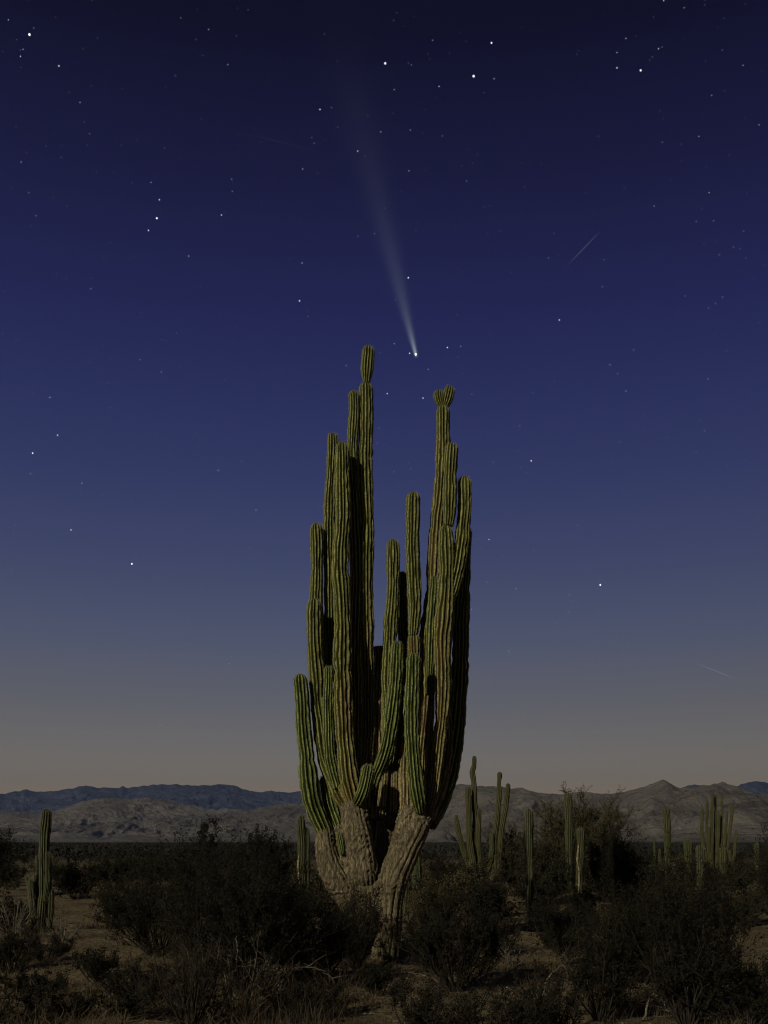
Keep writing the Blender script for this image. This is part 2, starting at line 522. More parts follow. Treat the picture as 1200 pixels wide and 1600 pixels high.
def ribbed(path, rad, nrib=12, per=8, step=0.035, depth=0.46, seed=0, flat_top=False, round_base=False, age=None, wav=1.0, ribfade=0.0):
    """path (K,3), rad (K,) from base to tip -> verts, faces, crest, age, frames"""
    rs = np.random.default_rng(seed)
    dense = catmull(np.column_stack([path, rad, age if age is not None else np.zeros(len(path))]), 400)
    seg = np.linalg.norm(np.diff(dense[:, :3], axis=0), axis=1)
    s = np.concatenate([[0], np.cumsum(seg)]); L = s[-1]
    n = max(8, int(L / step))
    rt = dense[-1, 3]
    body_end = L - rt * (0.02 if flat_top else 1.15)
    ss = np.linspace(0, body_end, n)
    if flat_top:
        ss = np.concatenate([ss, [L]])
    else:
        ss = np.concatenate([ss, body_end + (L - body_end) * np.sin(np.linspace(0, math.pi / 2, 9)[1:])])
    if round_base:
        rb = dense[0, 3]
        ss = np.unique(np.concatenate([rb * (1 - np.cos(np.linspace(0, math.pi / 2, 6))), ss[ss > rb]]))
    C = np.stack([np.interp(ss, s, dense[:, k]) for k in range(5)], 1)
    R = C[:, 3].copy()
    # uneven growth: gentle swellings and yearly constrictions
    R *= 1 + wav * 0.13 * (fbm(ss * 2.4 + seed * 3.3, ss * 0, 3, seed) - 0.5) * 2
    for c in rs.uniform(0.3, max(L - 0.4, 0.4), int(L * 1.4)):
        R *= 1 - wav * rs.uniform(0.02, 0.11) * np.exp(-((ss - c) / rs.uniform(0.03, 0.07)) ** 2)
    if not flat_top:
        u = np.clip((ss - body_end) / (L - body_end + 1e-9), 0, 1)
        R *= np.sqrt(np.clip(1 - u ** 2.3, 0, 1)) * 0.999 + 0.001
    if round_base:
        u = np.clip(1 - ss / rb, 0, 1)
        R *= np.sqrt(np.clip(1 - u ** 2, 0, 1)) * 0.85 + 0.15
    c3 = C[:, :3]
    c3 = c3 + wav * 0.06 * np.stack([fbm(ss * 1.1, ss * 0 + 5, 2, seed + 1) - 0.5, fbm(ss * 1.1, ss * 0 + 9, 2, seed + 2) - 0.5, ss * 0], 1)
    T = np.gradient(c3, axis=0); T /= np.linalg.norm(T, axis=1, keepdims=True) + 1e-9
    for k in range(len(T) - 8, len(T)):
        if k > 1 and not flat_top: T[k] = T[len(T) - 9] if len(T) > 9 else T[k]
    U = np.zeros_like(T); u0 = np.cross(T[0], [0, 1, 0]); u0 /= np.linalg.norm(u0) + 1e-9
    for k in range(len(T)):
        u0 = u0 - T[k] * np.dot(u0, T[k]); u0 /= np.linalg.norm(u0) + 1e-9; U[k] = u0
    V = np.cross(T, U)
    m = nrib * per
    th = np.arange(m) / m * 2 * math.pi
    ph = rs.uniform(0, 6.28)
    cr = np.abs(np.cos(np.arange(m) / per * math.pi))     # 1 on a crest, 0 in a groove
    cr = cr ** 0.8
    wob = wav * 0.24 * (fbm(ss[:, None] * 4 + 0 * th, np.repeat(np.arange(nrib) * 7.7, per)[None, :] + 0 * ss[:, None], 3, seed + 4) - 0.5)
    TH = th[None, :] + ph + wob + 0.12 * np.sin(ss * 0.7 + ph)[:, None]
    ribn = wav * 0.28 * (fbm(ss[:, None] * 9 + 0 * th, np.repeat(np.arange(nrib) * 3.1, per)[None, :] + 0 * ss[:, None], 3, seed + 6) - 0.5)
    dfade = depth * (1 - ribfade * np.clip(1 - ss / 0.8, 0, 1))[:, None]
    RR = R[:, None] * (1 - dfade * (1 - cr[None, :]) + ribn * cr[None, :])
    v = c3[:, None, :] + RR[:, :, None] * (U[:, None, :] * np.cos(TH)[:, :, None] + V[:, None, :] * np.sin(TH)[:, :, None])
    nr = len(ss)
    verts = v.reshape(-1, 3)
    idx = np.arange(nr * m).reshape(nr, m)
    a = idx[:-1]; b = np.roll(a, -1, 1); c = idx[1:]; d = np.roll(c, -1, 1)
    q = np.stack([a, b, d, c], -1).reshape(-1, 4)
    verts = np.vstack([verts, c3[-1] + T[-1] * (0.004 if not flat_top else -0.03), c3[0]])
    top = len(verts) - 2; bot = len(verts) - 1
    t1 = np.stack([idx[-1], np.roll(idx[-1], -1), np.full(m, top)], -1)
    t2 = np.stack([np.roll(idx[0], -1), idx[0], np.full(m, bot)], -1)
    crest = np.concatenate([np.broadcast_to(cr[None, :], (nr, m)).ravel(), [1, 0]])
    ag = np.concatenate([np.broadcast_to(C[:, 4:5], (nr, m)).ravel(), [C[-1, 4], C[0, 4]]])
    return verts, [q, np.vstack([t1, t2])], crest, ag, (v, ss, R, T, nrib, per)


def spine_mesh(frames, sp, length, seed, start=0.0, per_node=3):
    v, ss, R, T, nrib, per = frames
    rs = np.random.default_rng(seed)
    L = ss[-1]
    rows = np.arange(start, L, sp)
    rows = np.concatenate([rows, np.arange(max(L - 0.16, 0), L - 0.01, 0.012)])
    ri = np.searchsorted(ss, rows).clip(0, len(ss) - 1)
    crest_cols = np.arange(nrib) * per
    base = v[ri][:, crest_cols, :]                       # rows x ribs x 3
    cen = v[ri].mean(axis=1)[:, None, :]
    outd = base - cen; outd /= np.linalg.norm(outd, axis=2, keepdims=True) + 1e-9
    base = np.repeat(base.reshape(-1, 3), per_node, 0); outd = np.repeat(outd.reshape(-1, 3), per_node, 0)
    Tn = np.repeat(np.repeat(T[ri], nrib, 0), per_node, 0)
    base = base + Tn * rs.uniform(-0.5, 0.5, (len(base), 1)) * sp
    d = outd + rs.normal(0, 0.55, base.shape) + Tn * rs.uniform(-0.2, 0.5, (len(base), 1))
    d /= np.linalg.norm(d, axis=1, keepdims=True)
    ln = length * rs.uniform(0.5, 1.15, (len(base), 1))
    side = np.cross(d, rs.normal(size=d.shape)); side /= np.linalg.norm(side, axis=1, keepdims=True) + 1e-9
    w = 0.0016
    a = base - outd * 0.004 + side * w; b = base - outd * 0.004 - side * w; c = base + d * ln
    verts = np.stack([a, b, c], 1).reshape(-1, 3)
    return verts, np.arange(len(verts)).reshape(-1, 3)


D0 = 15.3
gz0 = float(ground_z(0, D0))
base0 = P(600, YH + CAM_H / D0 * F, D0) + np.array([0, 0, gz0])
card = empty('cardon_cactus', base0, 'giant many-armed cardon cactus with thick corky trunk towering over the scrub', 'cactus')


def stem(parent, origin, pts, d0, name='stem', material=M_SKIN, seed=1, nrib=12, age=None, spines=True, label=None, sub=None, **kw):
    """pts rows: px, py, width in px, depth offset in m; listed from tip to base"""
    pts = [tuple(p) for p in pts][::-1]
    path = np.array([P(p[0], p[1], d0 + p[3]) for p in pts]) - np.asarray(origin)
    rad = np.array([p[2] / F * (d0 + p[3]) / 2 for p in pts])
    ag = np.array([p[4] if len(p) > 4 else 0.0 for p in pts])
    v, f, crest, ag2, fr = ribbed(path, rad, nrib=nrib, seed=seed, age=ag, **kw)
    o = link(name, new_mesh(name, v, f, [material], attrs={'crest': crest, 'age': ag2}), parent)
    if label: o['label'] = label
    if spines:
        sv, sf = spine_mesh(fr, 0.05, 0.022, seed + 5)
        link('spines', new_mesh('spines', sv, [sf], [M_SPINE], smooth=False), o)['kind'] = 'stuff'
    return o


def cs(pts, seed, material=M_SKIN, name='stem', label=None, par=None, **kw):
    return stem(par or card, base0, pts, D0, name, material, seed, label=label, **kw)


G, S = M_GREEN, M_SKIN
# left group
cs([(471, 1053, 21, -.35), (472, 1075, 22, -.35), (475, 1130, 23, -.35), (479, 1180, 25, -.35), (483, 1225, 29, -.33), (490, 1260, 29, -.3), (501, 1288, 27, -.26), (513, 1312, 20, -.2)], 1, G)
cs([(491, 935, 22, -.15), (491, 960, 23, -.15), (493, 1010, 26, -.15), (495, 1060, 26, -.15, .1), (498, 1110, 26, -.18, .2), (505, 1160, 27, -.2, .2), (516, 1200, 29, -.2, .3), (532, 1238, 28, -.2, .5), (550, 1268, 20, -.2, .9)], 2, S)
cs([(495, 817, 18, .2), (495, 840, 20, .2), (495, 890, 20, .2), (493, 935, 22, .2), (497, 990, 22, .2), (503, 1060, 22, .2), (508, 1150, 20, .15), (520, 1230, 20, .1)], 3, S)
cs([(518, 677, 17, .35), (519, 700, 19, .35), (518, 740, 17, .35), (515, 780, 19, .35, .1), (514, 830, 20, .35, .2), (516, 900, 20, .35, .3), (517, 1000, 20, .35, .3), (520, 1100, 21, .3, .4), (530, 1220, 22, .2, .5)], 4, S)
cs([(551, 610, 18, .08), (552, 640, 19, .08), (552, 690, 19, .08), (553, 740, 20, .08, .1), (554, 820, 21, .1, .5), (556, 920, 22, .1, .7), (556, 1050, 24, .1, .8), (556, 1180, 24, .15, .9), (556, 1265, 24, .05, 1)], 5, S)
cs([(536, 690, 21, -.27), (536, 712, 22, -.27), (536, 760, 24, -.27), (535, 820, 24, -.27, .1), (533, 860, 25, -.27, .2), (533, 893, 28, -.27, .3), (535, 930, 27, -.27, .3), (535, 1000, 28, -.27, .5),
    (535, 1060, 29, -.27, .75), (536, 1120, 30, -.27, .7), (539, 1165, 31, -.27, .65), (544, 1205, 33, -.38, .7), (550, 1235, 32, -.33, .8), (557, 1262, 22, -.25, 1)], 6, S, nrib=13)
t1 = cs([(572, 598, 19, .13), (573, 612, 21, .13), (573, 660, 22, .13, .1), (572, 700, 23, .13, .13), (572, 745, 23, .13, .13), (573, 800, 24, .13, .5), (573, 850, 24, .13, .4), (573, 920, 25, .13, .6),
         (574, 1000, 22, .13, .7), (575, 1080, 21, .28, .8), (574, 1150, 20, .2, .9), (570, 1215, 22, .1, .9), (566, 1262, 26, 0, 1)], 7, S)
cs([(575, 540, 19, .13), (575, 555, 20, .13), (573, 578, 20, .13), (572, 600, 10, .13)], 8, S, name='stem_segment', par=t1, round_base=False, wav=.4)
cs([(574, 1194, 18, -.55), (572, 1208, 22, -.55), (568, 1228, 23, -.55), (562, 1246, 21, -.52), (553, 1260, 10, -.27)], 9, G)
cs([(514, 1040, 15, -.3), (514, 1060, 17, -.3), (513, 1100, 17, -.3), (514, 1150, 18, -.3), (518, 1195, 19, -.3), (528, 1232, 17, -.28)], 10, G)
cs([(504, 1212, 14, -.12), (509, 1232, 20, -.12), (517, 1262, 24, -.14), (526, 1286, 22, -.16), (533, 1302, 16, -.16)], 11, G, label='short green side stem between the left stems')
cs([(527, 1300, 8, -.32), (530, 1315, 11, -.33), (534, 1335, 8, -.33)], 12, G, nrib=9)
# middle
cs([(620, 1002, 17, -.25), (620, 1018, 20, -.25), (619, 1050, 22, -.25), (615, 1090, 23, -.25), (609, 1130, 23, -.22), (603, 1165, 23, -.18), (596, 1192, 22, -.1), (588, 1215, 18, 0), (582, 1240, 18, .1)], 13, G)
cs([(614, 843, 18, .35), (614, 862, 20, .35), (614, 900, 20, .35), (612, 950, 21, .35, .1), (610, 1000, 22, .35, .3), (608, 1060, 22, .35, .4), (606, 1150, 22, .3, .5), (604, 1240, 22, .25, .8)], 14, S)
cs([(628, 893, 12, .75), (629, 910, 15, .75), (630, 1000, 17, .7), (631, 1100, 20, .6), (628, 1200, 22, .4), (622, 1290, 24, .2)], 15, S)
tj = cs([(645, 990, 17, .1, .4), (645, 1002, 21, .1, .8), (646, 1030, 21, .1, .7), (644, 1080, 22, .1, .8), (641, 1130, 23, .08, .9), (637, 1180, 24, .05, .9), (636, 1230, 26, .05, 1), (640, 1280, 26, .05, 1)], 16, S)
cs([(648, 769, 19, .1), (648, 785, 22, .1), (647, 830, 21, .1), (646, 880, 23, .1), (647, 930, 23, .1), (645, 970, 20, .1, .2), (644, 995, 14, .1, .3)], 17, S, name='stem_segment', par=tj)
cs([(646, 1020, 20, -.45), (646, 1036, 23, -.45), (645, 1080, 25, -.45), (644, 1125, 24, -.45), (646, 1170, 24, -.43), (650, 1215, 24, -.38), (654, 1245, 24, -.32), (658, 1270, 15, -.22)], 18, G)
cs([(594, 1010, 20, .45, 1), (594, 1050, 20, .45, 1), (592, 1120, 22, .4, 1), (590, 1200, 24, .3, 1), (588, 1280, 26, .15, 1)], 19, S, flat_top=True, label='dead brown stem broken off flat at the top')
cs([(600, 1203, 12, -.05, 1), (600, 1225, 13, -.02, 1), (598, 1260, 14, 0, 1)], 20, S, flat_top=True, nrib=8)
cs([(617, 1204, 12, .05, 1), (616, 1225, 13, .05, 1), (613, 1270, 15, .05, 1)], 21, S, nrib=8)
cs([(606, 1020, 24, .9, .6), (606, 1080, 30, .85, .8), (606, 1160, 34, .8, .9), (602, 1235, 40, .7, 1), (595, 1295, 46, .5, 1), (592, 1370, 50, .35, 1)], 22, S, flat_top=True)
cs([(622, 1120, 22, .7, .6), (622, 1170, 26, .65, .8), (618, 1230, 28, .5, .9), (612, 1262, 26, .4, 1)], 23, S)
# right group
tm = cs([(694, 634, 21, .35, .2), (694, 650, 22, .35, .2), (693, 690, 22, .35, .4), (691, 730, 24, .35, .5), (688, 780, 24, .35, .7), (684, 830, 24, .35, .8), (680, 880, 24, .35, .9), (675, 940, 25, .33, .9),
         (670, 1000, 25, .3, .9), (667, 1060, 25, .25, .9), (664, 1130, 24, .2, 1), (660, 1200, 25, .15, 1), (656, 1280, 26, .05, 1)], 24, S)
cs([(686, 609, 15, .33), (686, 618, 17, .33), (688, 628, 15, .34), (692, 638, 8, .35)], 25, S, name='stem_segment', par=tm, wav=.3)
cs([(703, 603, 15, .35), (702, 613, 17, .35), (699, 626, 16, .35), (695, 638, 9, .35)], 26, S, name='stem_segment', par=tm, wav=.3)
tn = cs([(697, 821, 19, 0, .1), (697, 836, 23, 0, .1), (697, 870, 25, 0, .2), (696, 910, 27, 0, .4), (694, 960, 30, 0, .7), (692, 1010, 29, 0, .8), (691, 1060, 27, 0, .8), (689, 1110, 23, 0, .8), (685, 1160, 21, 0, .9),
         (681, 1205, 19, -.02, .9), (676, 1245, 16, -.04, 1), (669, 1280, 15, -.06, 1)], 27, S)
cs([(707, 692, 19, 0), (706, 706, 20, 0), (705, 740, 22, 0), (703, 775, 23, 0), (701, 802, 20, 0), (699, 822, 13, 0)], 28, S, name='stem_segment', par=tn)
cs([(726, 744, 18, .12), (726, 760, 21, .12), (726, 795, 21, .12), (723, 830, 22, .1), (718, 865, 23, .07, .1), (712, 900, 21, .05, .2), (705, 935, 17, .03, .3), (700, 965, 14, .01, .4)], 29, S)
cs([(731, 826, 12, .44), (729, 850, 15, .44), (725, 900, 20, .44), (721, 960, 25, .44, .1), (718, 1020, 27, .46, .0), (716, 1080, 28, .5, .0), (712, 1130, 30, .52, .0), (705, 1180, 33, .5, .1),
    (696, 1222, 34, .42, .2), (684, 1257, 32, .32, .4), (668, 1288, 26, .15, .8)], 30, S, nrib=14, label='outermost right stem lying in the shadow of its neighbours')
cs([(697, 1100, 14, .33, .9), (696, 1130, 22, .34, .9), (691, 1180, 28, .34, .9), (682, 1230, 30, .28, 1), (667, 1282, 28, .1, 1)], 33, S)  # made-up stem, added to throw shade on the outermost right one
cs([(677, 900, 13, .08), (677, 915, 16, .08), (676, 960, 17, .08), (674, 1010, 17, .08), (671, 1050, 14, .1), (668, 1085, 10, .15)], 31, G, nrib=10)
cs([(668, 1055, 13, .55, .8), (668, 1100, 18, .5, .9), (666, 1180, 22, .35, 1), (660, 1270, 24, .15, 1)], 32, S)


def limb(pts, sides=40):
    pp = catmull(np.array(pts, float), 60)
    path = np.array([P(a, b, D0 + d) for a, b, w, d in pp]) - base0
    r = np.array([w / F * (D0 + d) / 2 for a, b, w, d in pp])
    v, q = tubes(path[None], r[None], sides)
    n = len(v)
    idx0 = np.arange(sides); idx1 = np.arange(n - sides, n)
    v = np.vstack([v, path[0], path[-1]])
    t1 = np.stack([np.roll(idx0, -1), idx0, np.full(sides, n)], -1); t2 = np.stack([idx1, np.roll(idx1, -1), np.full(sides, n + 1)], -1)
    return v, q, np.vstack([t1, t2]), path


def trunk():
    limbs = [
        [(507, 1296, 24, -.2), (508, 1318, 29, -.22), (513, 1345, 34, -.22), (524, 1370, 40, -.2), (541, 1393, 42, -.12), (562, 1420, 50, -.05), (585, 1450, 52, 0)],
[(549, 1254, 28, -.26), (553, 1270, 38, -.28), (558, 1300, 41, -.29), (564, 1335, 41, -.29), (570, 1362, 37, -.27), (573, 1380, 26, -.20)],
        [(666, 1274, 26, -.02), (652, 1286, 42, -.06), (640, 1312, 42, -.12), (627, 1342, 44, -.14), (614, 1372, 46, -.12), (607, 1405, 44, -.08), (606, 1440, 42, -.04), (604, 1480, 42, 0), (602, 1520, 52, 0)],
        [(640, 1262, 20, -.08), (634, 1280, 26, -.12), (630, 1305, 28, -.14), (620, 1340, 30, -.14)],
        [(528, 1286, 20, -.1), (536, 1305, 26, -.14), (545, 1345, 32, -.16), (556, 1385, 36, -.14)],
        [(540, 1386, 26, -.2), (566, 1391, 26, -.2), (590, 1380, 28, -.18), (606, 1362, 28, -.16)],
        [(550, 1268, 34, -.12), (558, 1300, 40, -.08), (566, 1350, 46, -.08), (580, 1400, 46, -.06), (592, 1440, 46, 0)],
        [(600, 1212, 26, .35), (606, 1262, 34, .3), (604, 1312, 26, .25), (598, 1372, 44, .1)],
    ]
    V = []; Q = []; T3 = []; off = 0; paths = []
    for L in limbs:
        v, q, t, p = limb(L)
        V.append(v); Q.append(q + off); T3.append(t + off); off += len(v); paths.append(p)
    me = new_mesh('trunk_raw', np.vstack(V), [np.vstack(Q), np.vstack(T3)], [M_BARK])
    o = bpy.data.objects.new('trunk_raw', me); COL.objects.link(o)
    rm = o.modifiers.new('r', 'REMESH'); rm.mode = 'VOXEL'; rm.voxel_size = 0.016
    sm = o.modifiers.new('s', 'SMOOTH'); sm.iterations = 6; sm.factor = 0.6
    dg = bpy.context.evaluated_depsgraph_get()
    ev = o.evaluated_get(dg)
    m2 = bpy.data.meshes.new_from_object(ev)
    n = len(m2.vertices)
    co = np.empty(n * 3, np.float32); m2.vertices.foreach_get('co', co); co = co.reshape(-1, 3)
    no = np.empty(n * 3, np.float32); m2.vertices.foreach_get('normal', no); no = no.reshape(-1, 3)
    # coordinates along and round the nearest limb, so old ribs and folds follow it
    allp = np.vstack(paths[:5])
    lid = np.concatenate([np.full(60, k) for k in range(5)])
    sl = np.concatenate([np.concatenate([[0], np.cumsum(np.linalg.norm(np.diff(p, axis=0), axis=1))]) for p in paths[:5]])
    tn = np.concatenate([np.gradient(p, axis=0) for p in paths[:5]]); tn /= np.linalg.norm(tn, axis=1, keepdims=True)
    disp = np.zeros(n)
    for i in range(0, n, 4000):
        c = co[i:i + 4000]
        d = ((c[:, None, :] - allp[None]) ** 2).sum(-1); j = d.argmin(1)
        rel = c - allp[j]; t = tn[j]
        u = np.cross(t, [0, 1, 0]); u /= np.linalg.norm(u, axis=1, keepdims=True); w = np.cross(t, u)
        ang = np.arctan2((rel * w).sum(1), (rel * u).sum(1))
        s = sl[j] + (rel * t).sum(1)
        warp = fbm(s * 3 + lid[j] * 9, ang * 1.3, 3, 5)
        furrow = np.abs(np.sin(ang * 8 + warp * 2.6 + lid[j])) ** .7
        fold = 1 - np.abs(np.sin(s * 26 + warp * 11 + lid[j] * 2))
        foldm = np.clip((fbm(s * 1.6 + 4, ang * 0.7 + lid[j] * 3, 3, 8) - 0.43) * 6, 0, 1)
        collar = np.exp(-((s - 0.10) / 0.018) ** 2) * 0.016
        lump = fbm(s * 5 + lid[j], ang * 2.5, 4, 12) - 0.5
        disp[i:i + 4000] = 0.040 * (furrow - .5) * (1 - 0.6 * foldm) + 0.030 * fold ** 2 * foldm + 0.016 * lump + collar
    fine = np.array([mnoise.fractal(Vector(c * 22), 1.0, 2.0, 3) for c in co.astype(float)])
    co = co + no * (disp + 0.009 * fine)[:, None].astype(np.float32)
    m2.vertices.foreach_set('co', co.astype(np.float32).ravel())
    m2.polygons.foreach_set('use_smooth', np.ones(len(m2.polygons), bool))
    m2.update()
    bpy.data.objects.remove(o)
    link('trunk', m2, card)


trunk()

# ------------------------------------------------------------------ other cacti
def scar(parent, origin, pts, d0):
    """a strip of bare pale tissue standing slightly proud of the stem: rows px, py, width"""
    pp = catmull(np.array(pts, float), 24)
    rs = np.random.default_rng(len(pts) + int(pts[0][0]))
    V = []
    for k, (a, b, w) in enumerate(pp):
        w = w * (0.75 + 0.5 * rs.random())
        for j, (u, dd) in enumerate(((-.5, .03), (-.25, -.004), (.25, -.012), (.5, .03))):
            V.append(P(a + u * w + rs.uniform(-.3, .3), b, d0 + dd) - origin)
    idx = np.arange(len(V)).reshape(-1, 4)
    q = np.stack([idx[:-1, :-1], idx[:-1, 1:], idx[1:, 1:], idx[1:, :-1]], -1).reshape(-1, 4)
    link('scar', new_mesh('scar', V, [q], [M_SCAR]), parent)


def far_cactus(label, bx, d, stems, material=M_FARG, group=None, seed=0, nrib=12, scars=(), ages=True, name='columnar_cactus'):
    gx = (bx - 600) / F * d
    z = float(ground_z(gx, d))
    org = np.array([gx, d, z])
    root = empty(name, org, label, 'cactus', group)
    by = YH + CAM_H / d * F - z * F / d
    step = 0.05 if d < 30 else 0.10
    for i, (pts, *opt) in enumerate(stems):
        kw = opt[0] if opt else {}
        pts = [tuple(p) + (0.0,) * (4 - len(p)) if len(p) < 4 else tuple(p) for p in pts]
        if pts[-1][1] == 'B':
            p = pts[-1]; pts[-1] = (p[0], by + 4) + p[2:]
        stem(root, org, pts, d, 'stem', kw.get('mat', material), seed + i, nrib=nrib, per=6, step=step, spines=(d < 26), depth=0.36)
    for s in scars:
        scar(root, org, s[0], d + s[1])
    return root


GR = 'columnar cacti standing in the scrub'
far_cactus('lone ribbed cactus at left with several short arms at its foot', 66, 19.3, [
    ([(72, 1264, 14, 0), (72, 1275, 15, 0), (71, 1300, 16, 0), (70, 1330, 16, 0), (69, 1370, 16, 0, .2), (67, 1410, 15, 0, .4), (65, 'B', 14, 0, .6)],),
    ([(76, 1331, 8, -.05), (76, 1345, 9, -.05), (75, 1380, 9, -.05, .2), (71, 1410, 9, -.04, .3)],),
    ([(80, 1388, 8, 0), (80, 1400, 9, 0), (79, 1425, 8, 0), (74, 'B', 8, 0)],),
    ([(50, 1374, 8, -.05), (50, 1390, 9, -.05), (52, 1420, 9, -.05), (56, 1448, 9, 0), (60, 'B', 8, 0)],),
    ([(60, 1337, 6, .12), (60, 1350, 7, .12), (60, 1400, 8, .12), (62, 'B', 8, .1)],),
    ([(56, 1366, 4, .05), (56, 1380, 5, .05), (57, 1420, 6, .05), (61, 'B', 6, 0)],),
    ([(77, 1362, 4, .15), (77, 1376, 5, .15), (76, 1415, 5, .15), (70, 'B', 6, .1)],),
    ([(84, 1412, 4, .05), (83, 1422, 5, .05), (80, 1440, 5, .05), (74, 'B', 5, 0)],),
    ([(43, 1369, 5, .1), (46, 1385, 5, .1), (49, 1420, 6, .05), (55, 'B', 6, 0)],)], M_FARG, GR, 100)
far_cactus('slim green cactus just left of the giant cactus trunk with a pale split', 474, 24.0, [
    ([(471, 1274, 12, 0), (471, 1285, 13, 0), (472, 1320, 13, 0), (472, 1360, 12, 0), (473, 'B', 11, 0)],),
    ([(480, 1293, 6, .05), (480, 1305, 8, .05), (480, 1340, 9, .05), (478, 'B', 9, .05)],)], M_FARG, GR, 110,
    scars=[([(467, 1337, 2), (466, 1350, 4), (466.5, 1365, 4), (468, 1385, 2)], -.1)])
far_cactus('branching cardon with a tall crooked central stem right of the giant cactus', 738, 42.0, [
    ([(741, 1181, 7, .1), (741, 1190, 7, .1), (741, 1197, 8, .1), (739, 1206, 9, .1), (741, 1225, 9, .1), (742, 1260, 9, .1), (743, 1310, 9, .1), (742, 1350, 9, .1), (741, 'B', 9, 0)],),
    ([(731.5, 1229, 8, -.15), (732, 1240, 9, -.15), (733, 1270, 10, -.15), (734, 1310, 11, -.12, .3), (738, 1345, 12, -.05, .6), (741, 'B', 13, 0, .8)],),
    ([(713, 1273, 6, -.1), (714, 1285, 8, -.1), (719, 1310, 9, -.1), (726, 1335, 9, -.05, .5), (734, 1358, 9, 0, .8), (739, 'B', 9, 0, .9)],),
    ([(749, 1263, 7, -.2), (749, 1275, 8, -.2), (748, 1300, 8, -.2), (749, 1330, 7, -.15), (751, 1355, 6, -.1), (748, 'B', 6, 0)],)], M_FAR, GR, 120, nrib=10)
far_cactus('forked cardon with two tall stems standing close together right of the crooked one', 769, 46.0, [
    ([(781, 1206, 8, 0), (781, 1213, 8, 0), (780, 1222, 7, 0), (780, 1240, 9, 0, .2), (777, 1270, 9, 0, .4), (774, 1300, 9, 0, .5), (773, 1330, 9, 0, .7), (771, 'B', 9, 0, .8)],),
    ([(794, 1224, 7, 0), (793, 1235, 8, 0), (791, 1260, 9, 0, .2), (786, 1285, 10, 0, .4), (782, 1310, 10, 0, .6), (780, 1345, 10, 0, .7), (778, 'B', 10, 0, .8)],),
    ([(769, 1300, 6, -.15), (769, 1310, 8, -.15), (768, 1330, 9, -.15), (765, 1350, 9, -.1, .4), (760, 1367, 7, -.1, .6)],)], M_FAR, GR, 130, nrib=10)
far_cactus('slender single-stemmed cactus standing in front of the leafy tree with a pale scarred foot', 826, 21.3, [
    ([(825.5, 1264, 13, 0), (825.5, 1275, 13.5, 0), (826, 1310, 13, 0), (827, 1350, 11, 0), (827, 1390, 10, 0, .2), (828, 'B', 10, 0, .8)],)], M_FARG, GR, 140,
    scars=[([(826, 1382, 2), (824, 1395, 4), (824, 1410, 5), (827, 1432, 6)], -.08)])
far_cactus('tall single-stemmed cactus rising before the crown of the leafy tree', 888, 33.0, [
    ([(887, 1240, 12, 0), (887, 1250, 13, 0), (888, 1280, 13, 0), (888, 1320, 12, 0), (888, 1360, 11, 0, .2), (888, 'B', 10, 0, .5)],)], M_FARG, GR, 150)
far_cactus('short cactus beside the leafy tree with a long pale scar down its left side', 907, 27.0, [
    ([(907.5, 1292, 11, 0), (907.5, 1300, 13, 0), (908, 1330, 12, 0), (906, 1360, 11, 0), (905, 'B', 10, 0)],)], M_FARG, GR, 160,
    scars=[([(904, 1320, 1.5), (903, 1333, 3.6), (902.5, 1348, 3), (905, 1362, 3), (904.5, 1385, 3), (903.5, 1392, 1)], -.12)])
far_cactus('straight single-stemmed cactus standing against the pointed grey peak', 1044, 37.0, [
    ([(1041.5, 1261, 10, 0), (1042, 1270, 11, 0), (1043.5, 1300, 12, 0), (1043.5, 1330, 10, 0), (1044, 'B', 9, 0)],)], M_FARG, GR, 170)
far_cactus('stubby round-topped cactus, left one of the low trio before the many-stemmed cardon', 1075, 33.0, [
    ([(1074.5, 1312, 12, 0), (1074.5, 1320, 14, 0), (1075.5, 1345, 12, 0), (1076, 'B', 10, 0)],)], M_FARG, GR, 180)
far_cactus('stubby round-topped cactus with a pale foot, middle one of the low trio', 1096, 24.0, [
    ([(1094.5, 1320, 12, 0), (1094.5, 1328, 14, 0), (1094.5, 1350, 13, 0), (1096, 1390, 9, 0, .4), (1097, 'B', 8, 0, .8)],)], M_FARG, GR, 190,
    scars=[([(1096, 1395, 2), (1097, 1410, 4), (1097.5, 1425, 3)], -.06)])
far_cactus('stubby round-topped cactus, right one of the low trio before the many-stemmed cardon', 1131, 31.0, [
    ([(1130.5, 1322, 11, 0), (1130.5, 1330, 13, 0), (1131, 1355, 12, 0), (1131, 'B', 10, 0)],)], M_FARG, GR, 200)
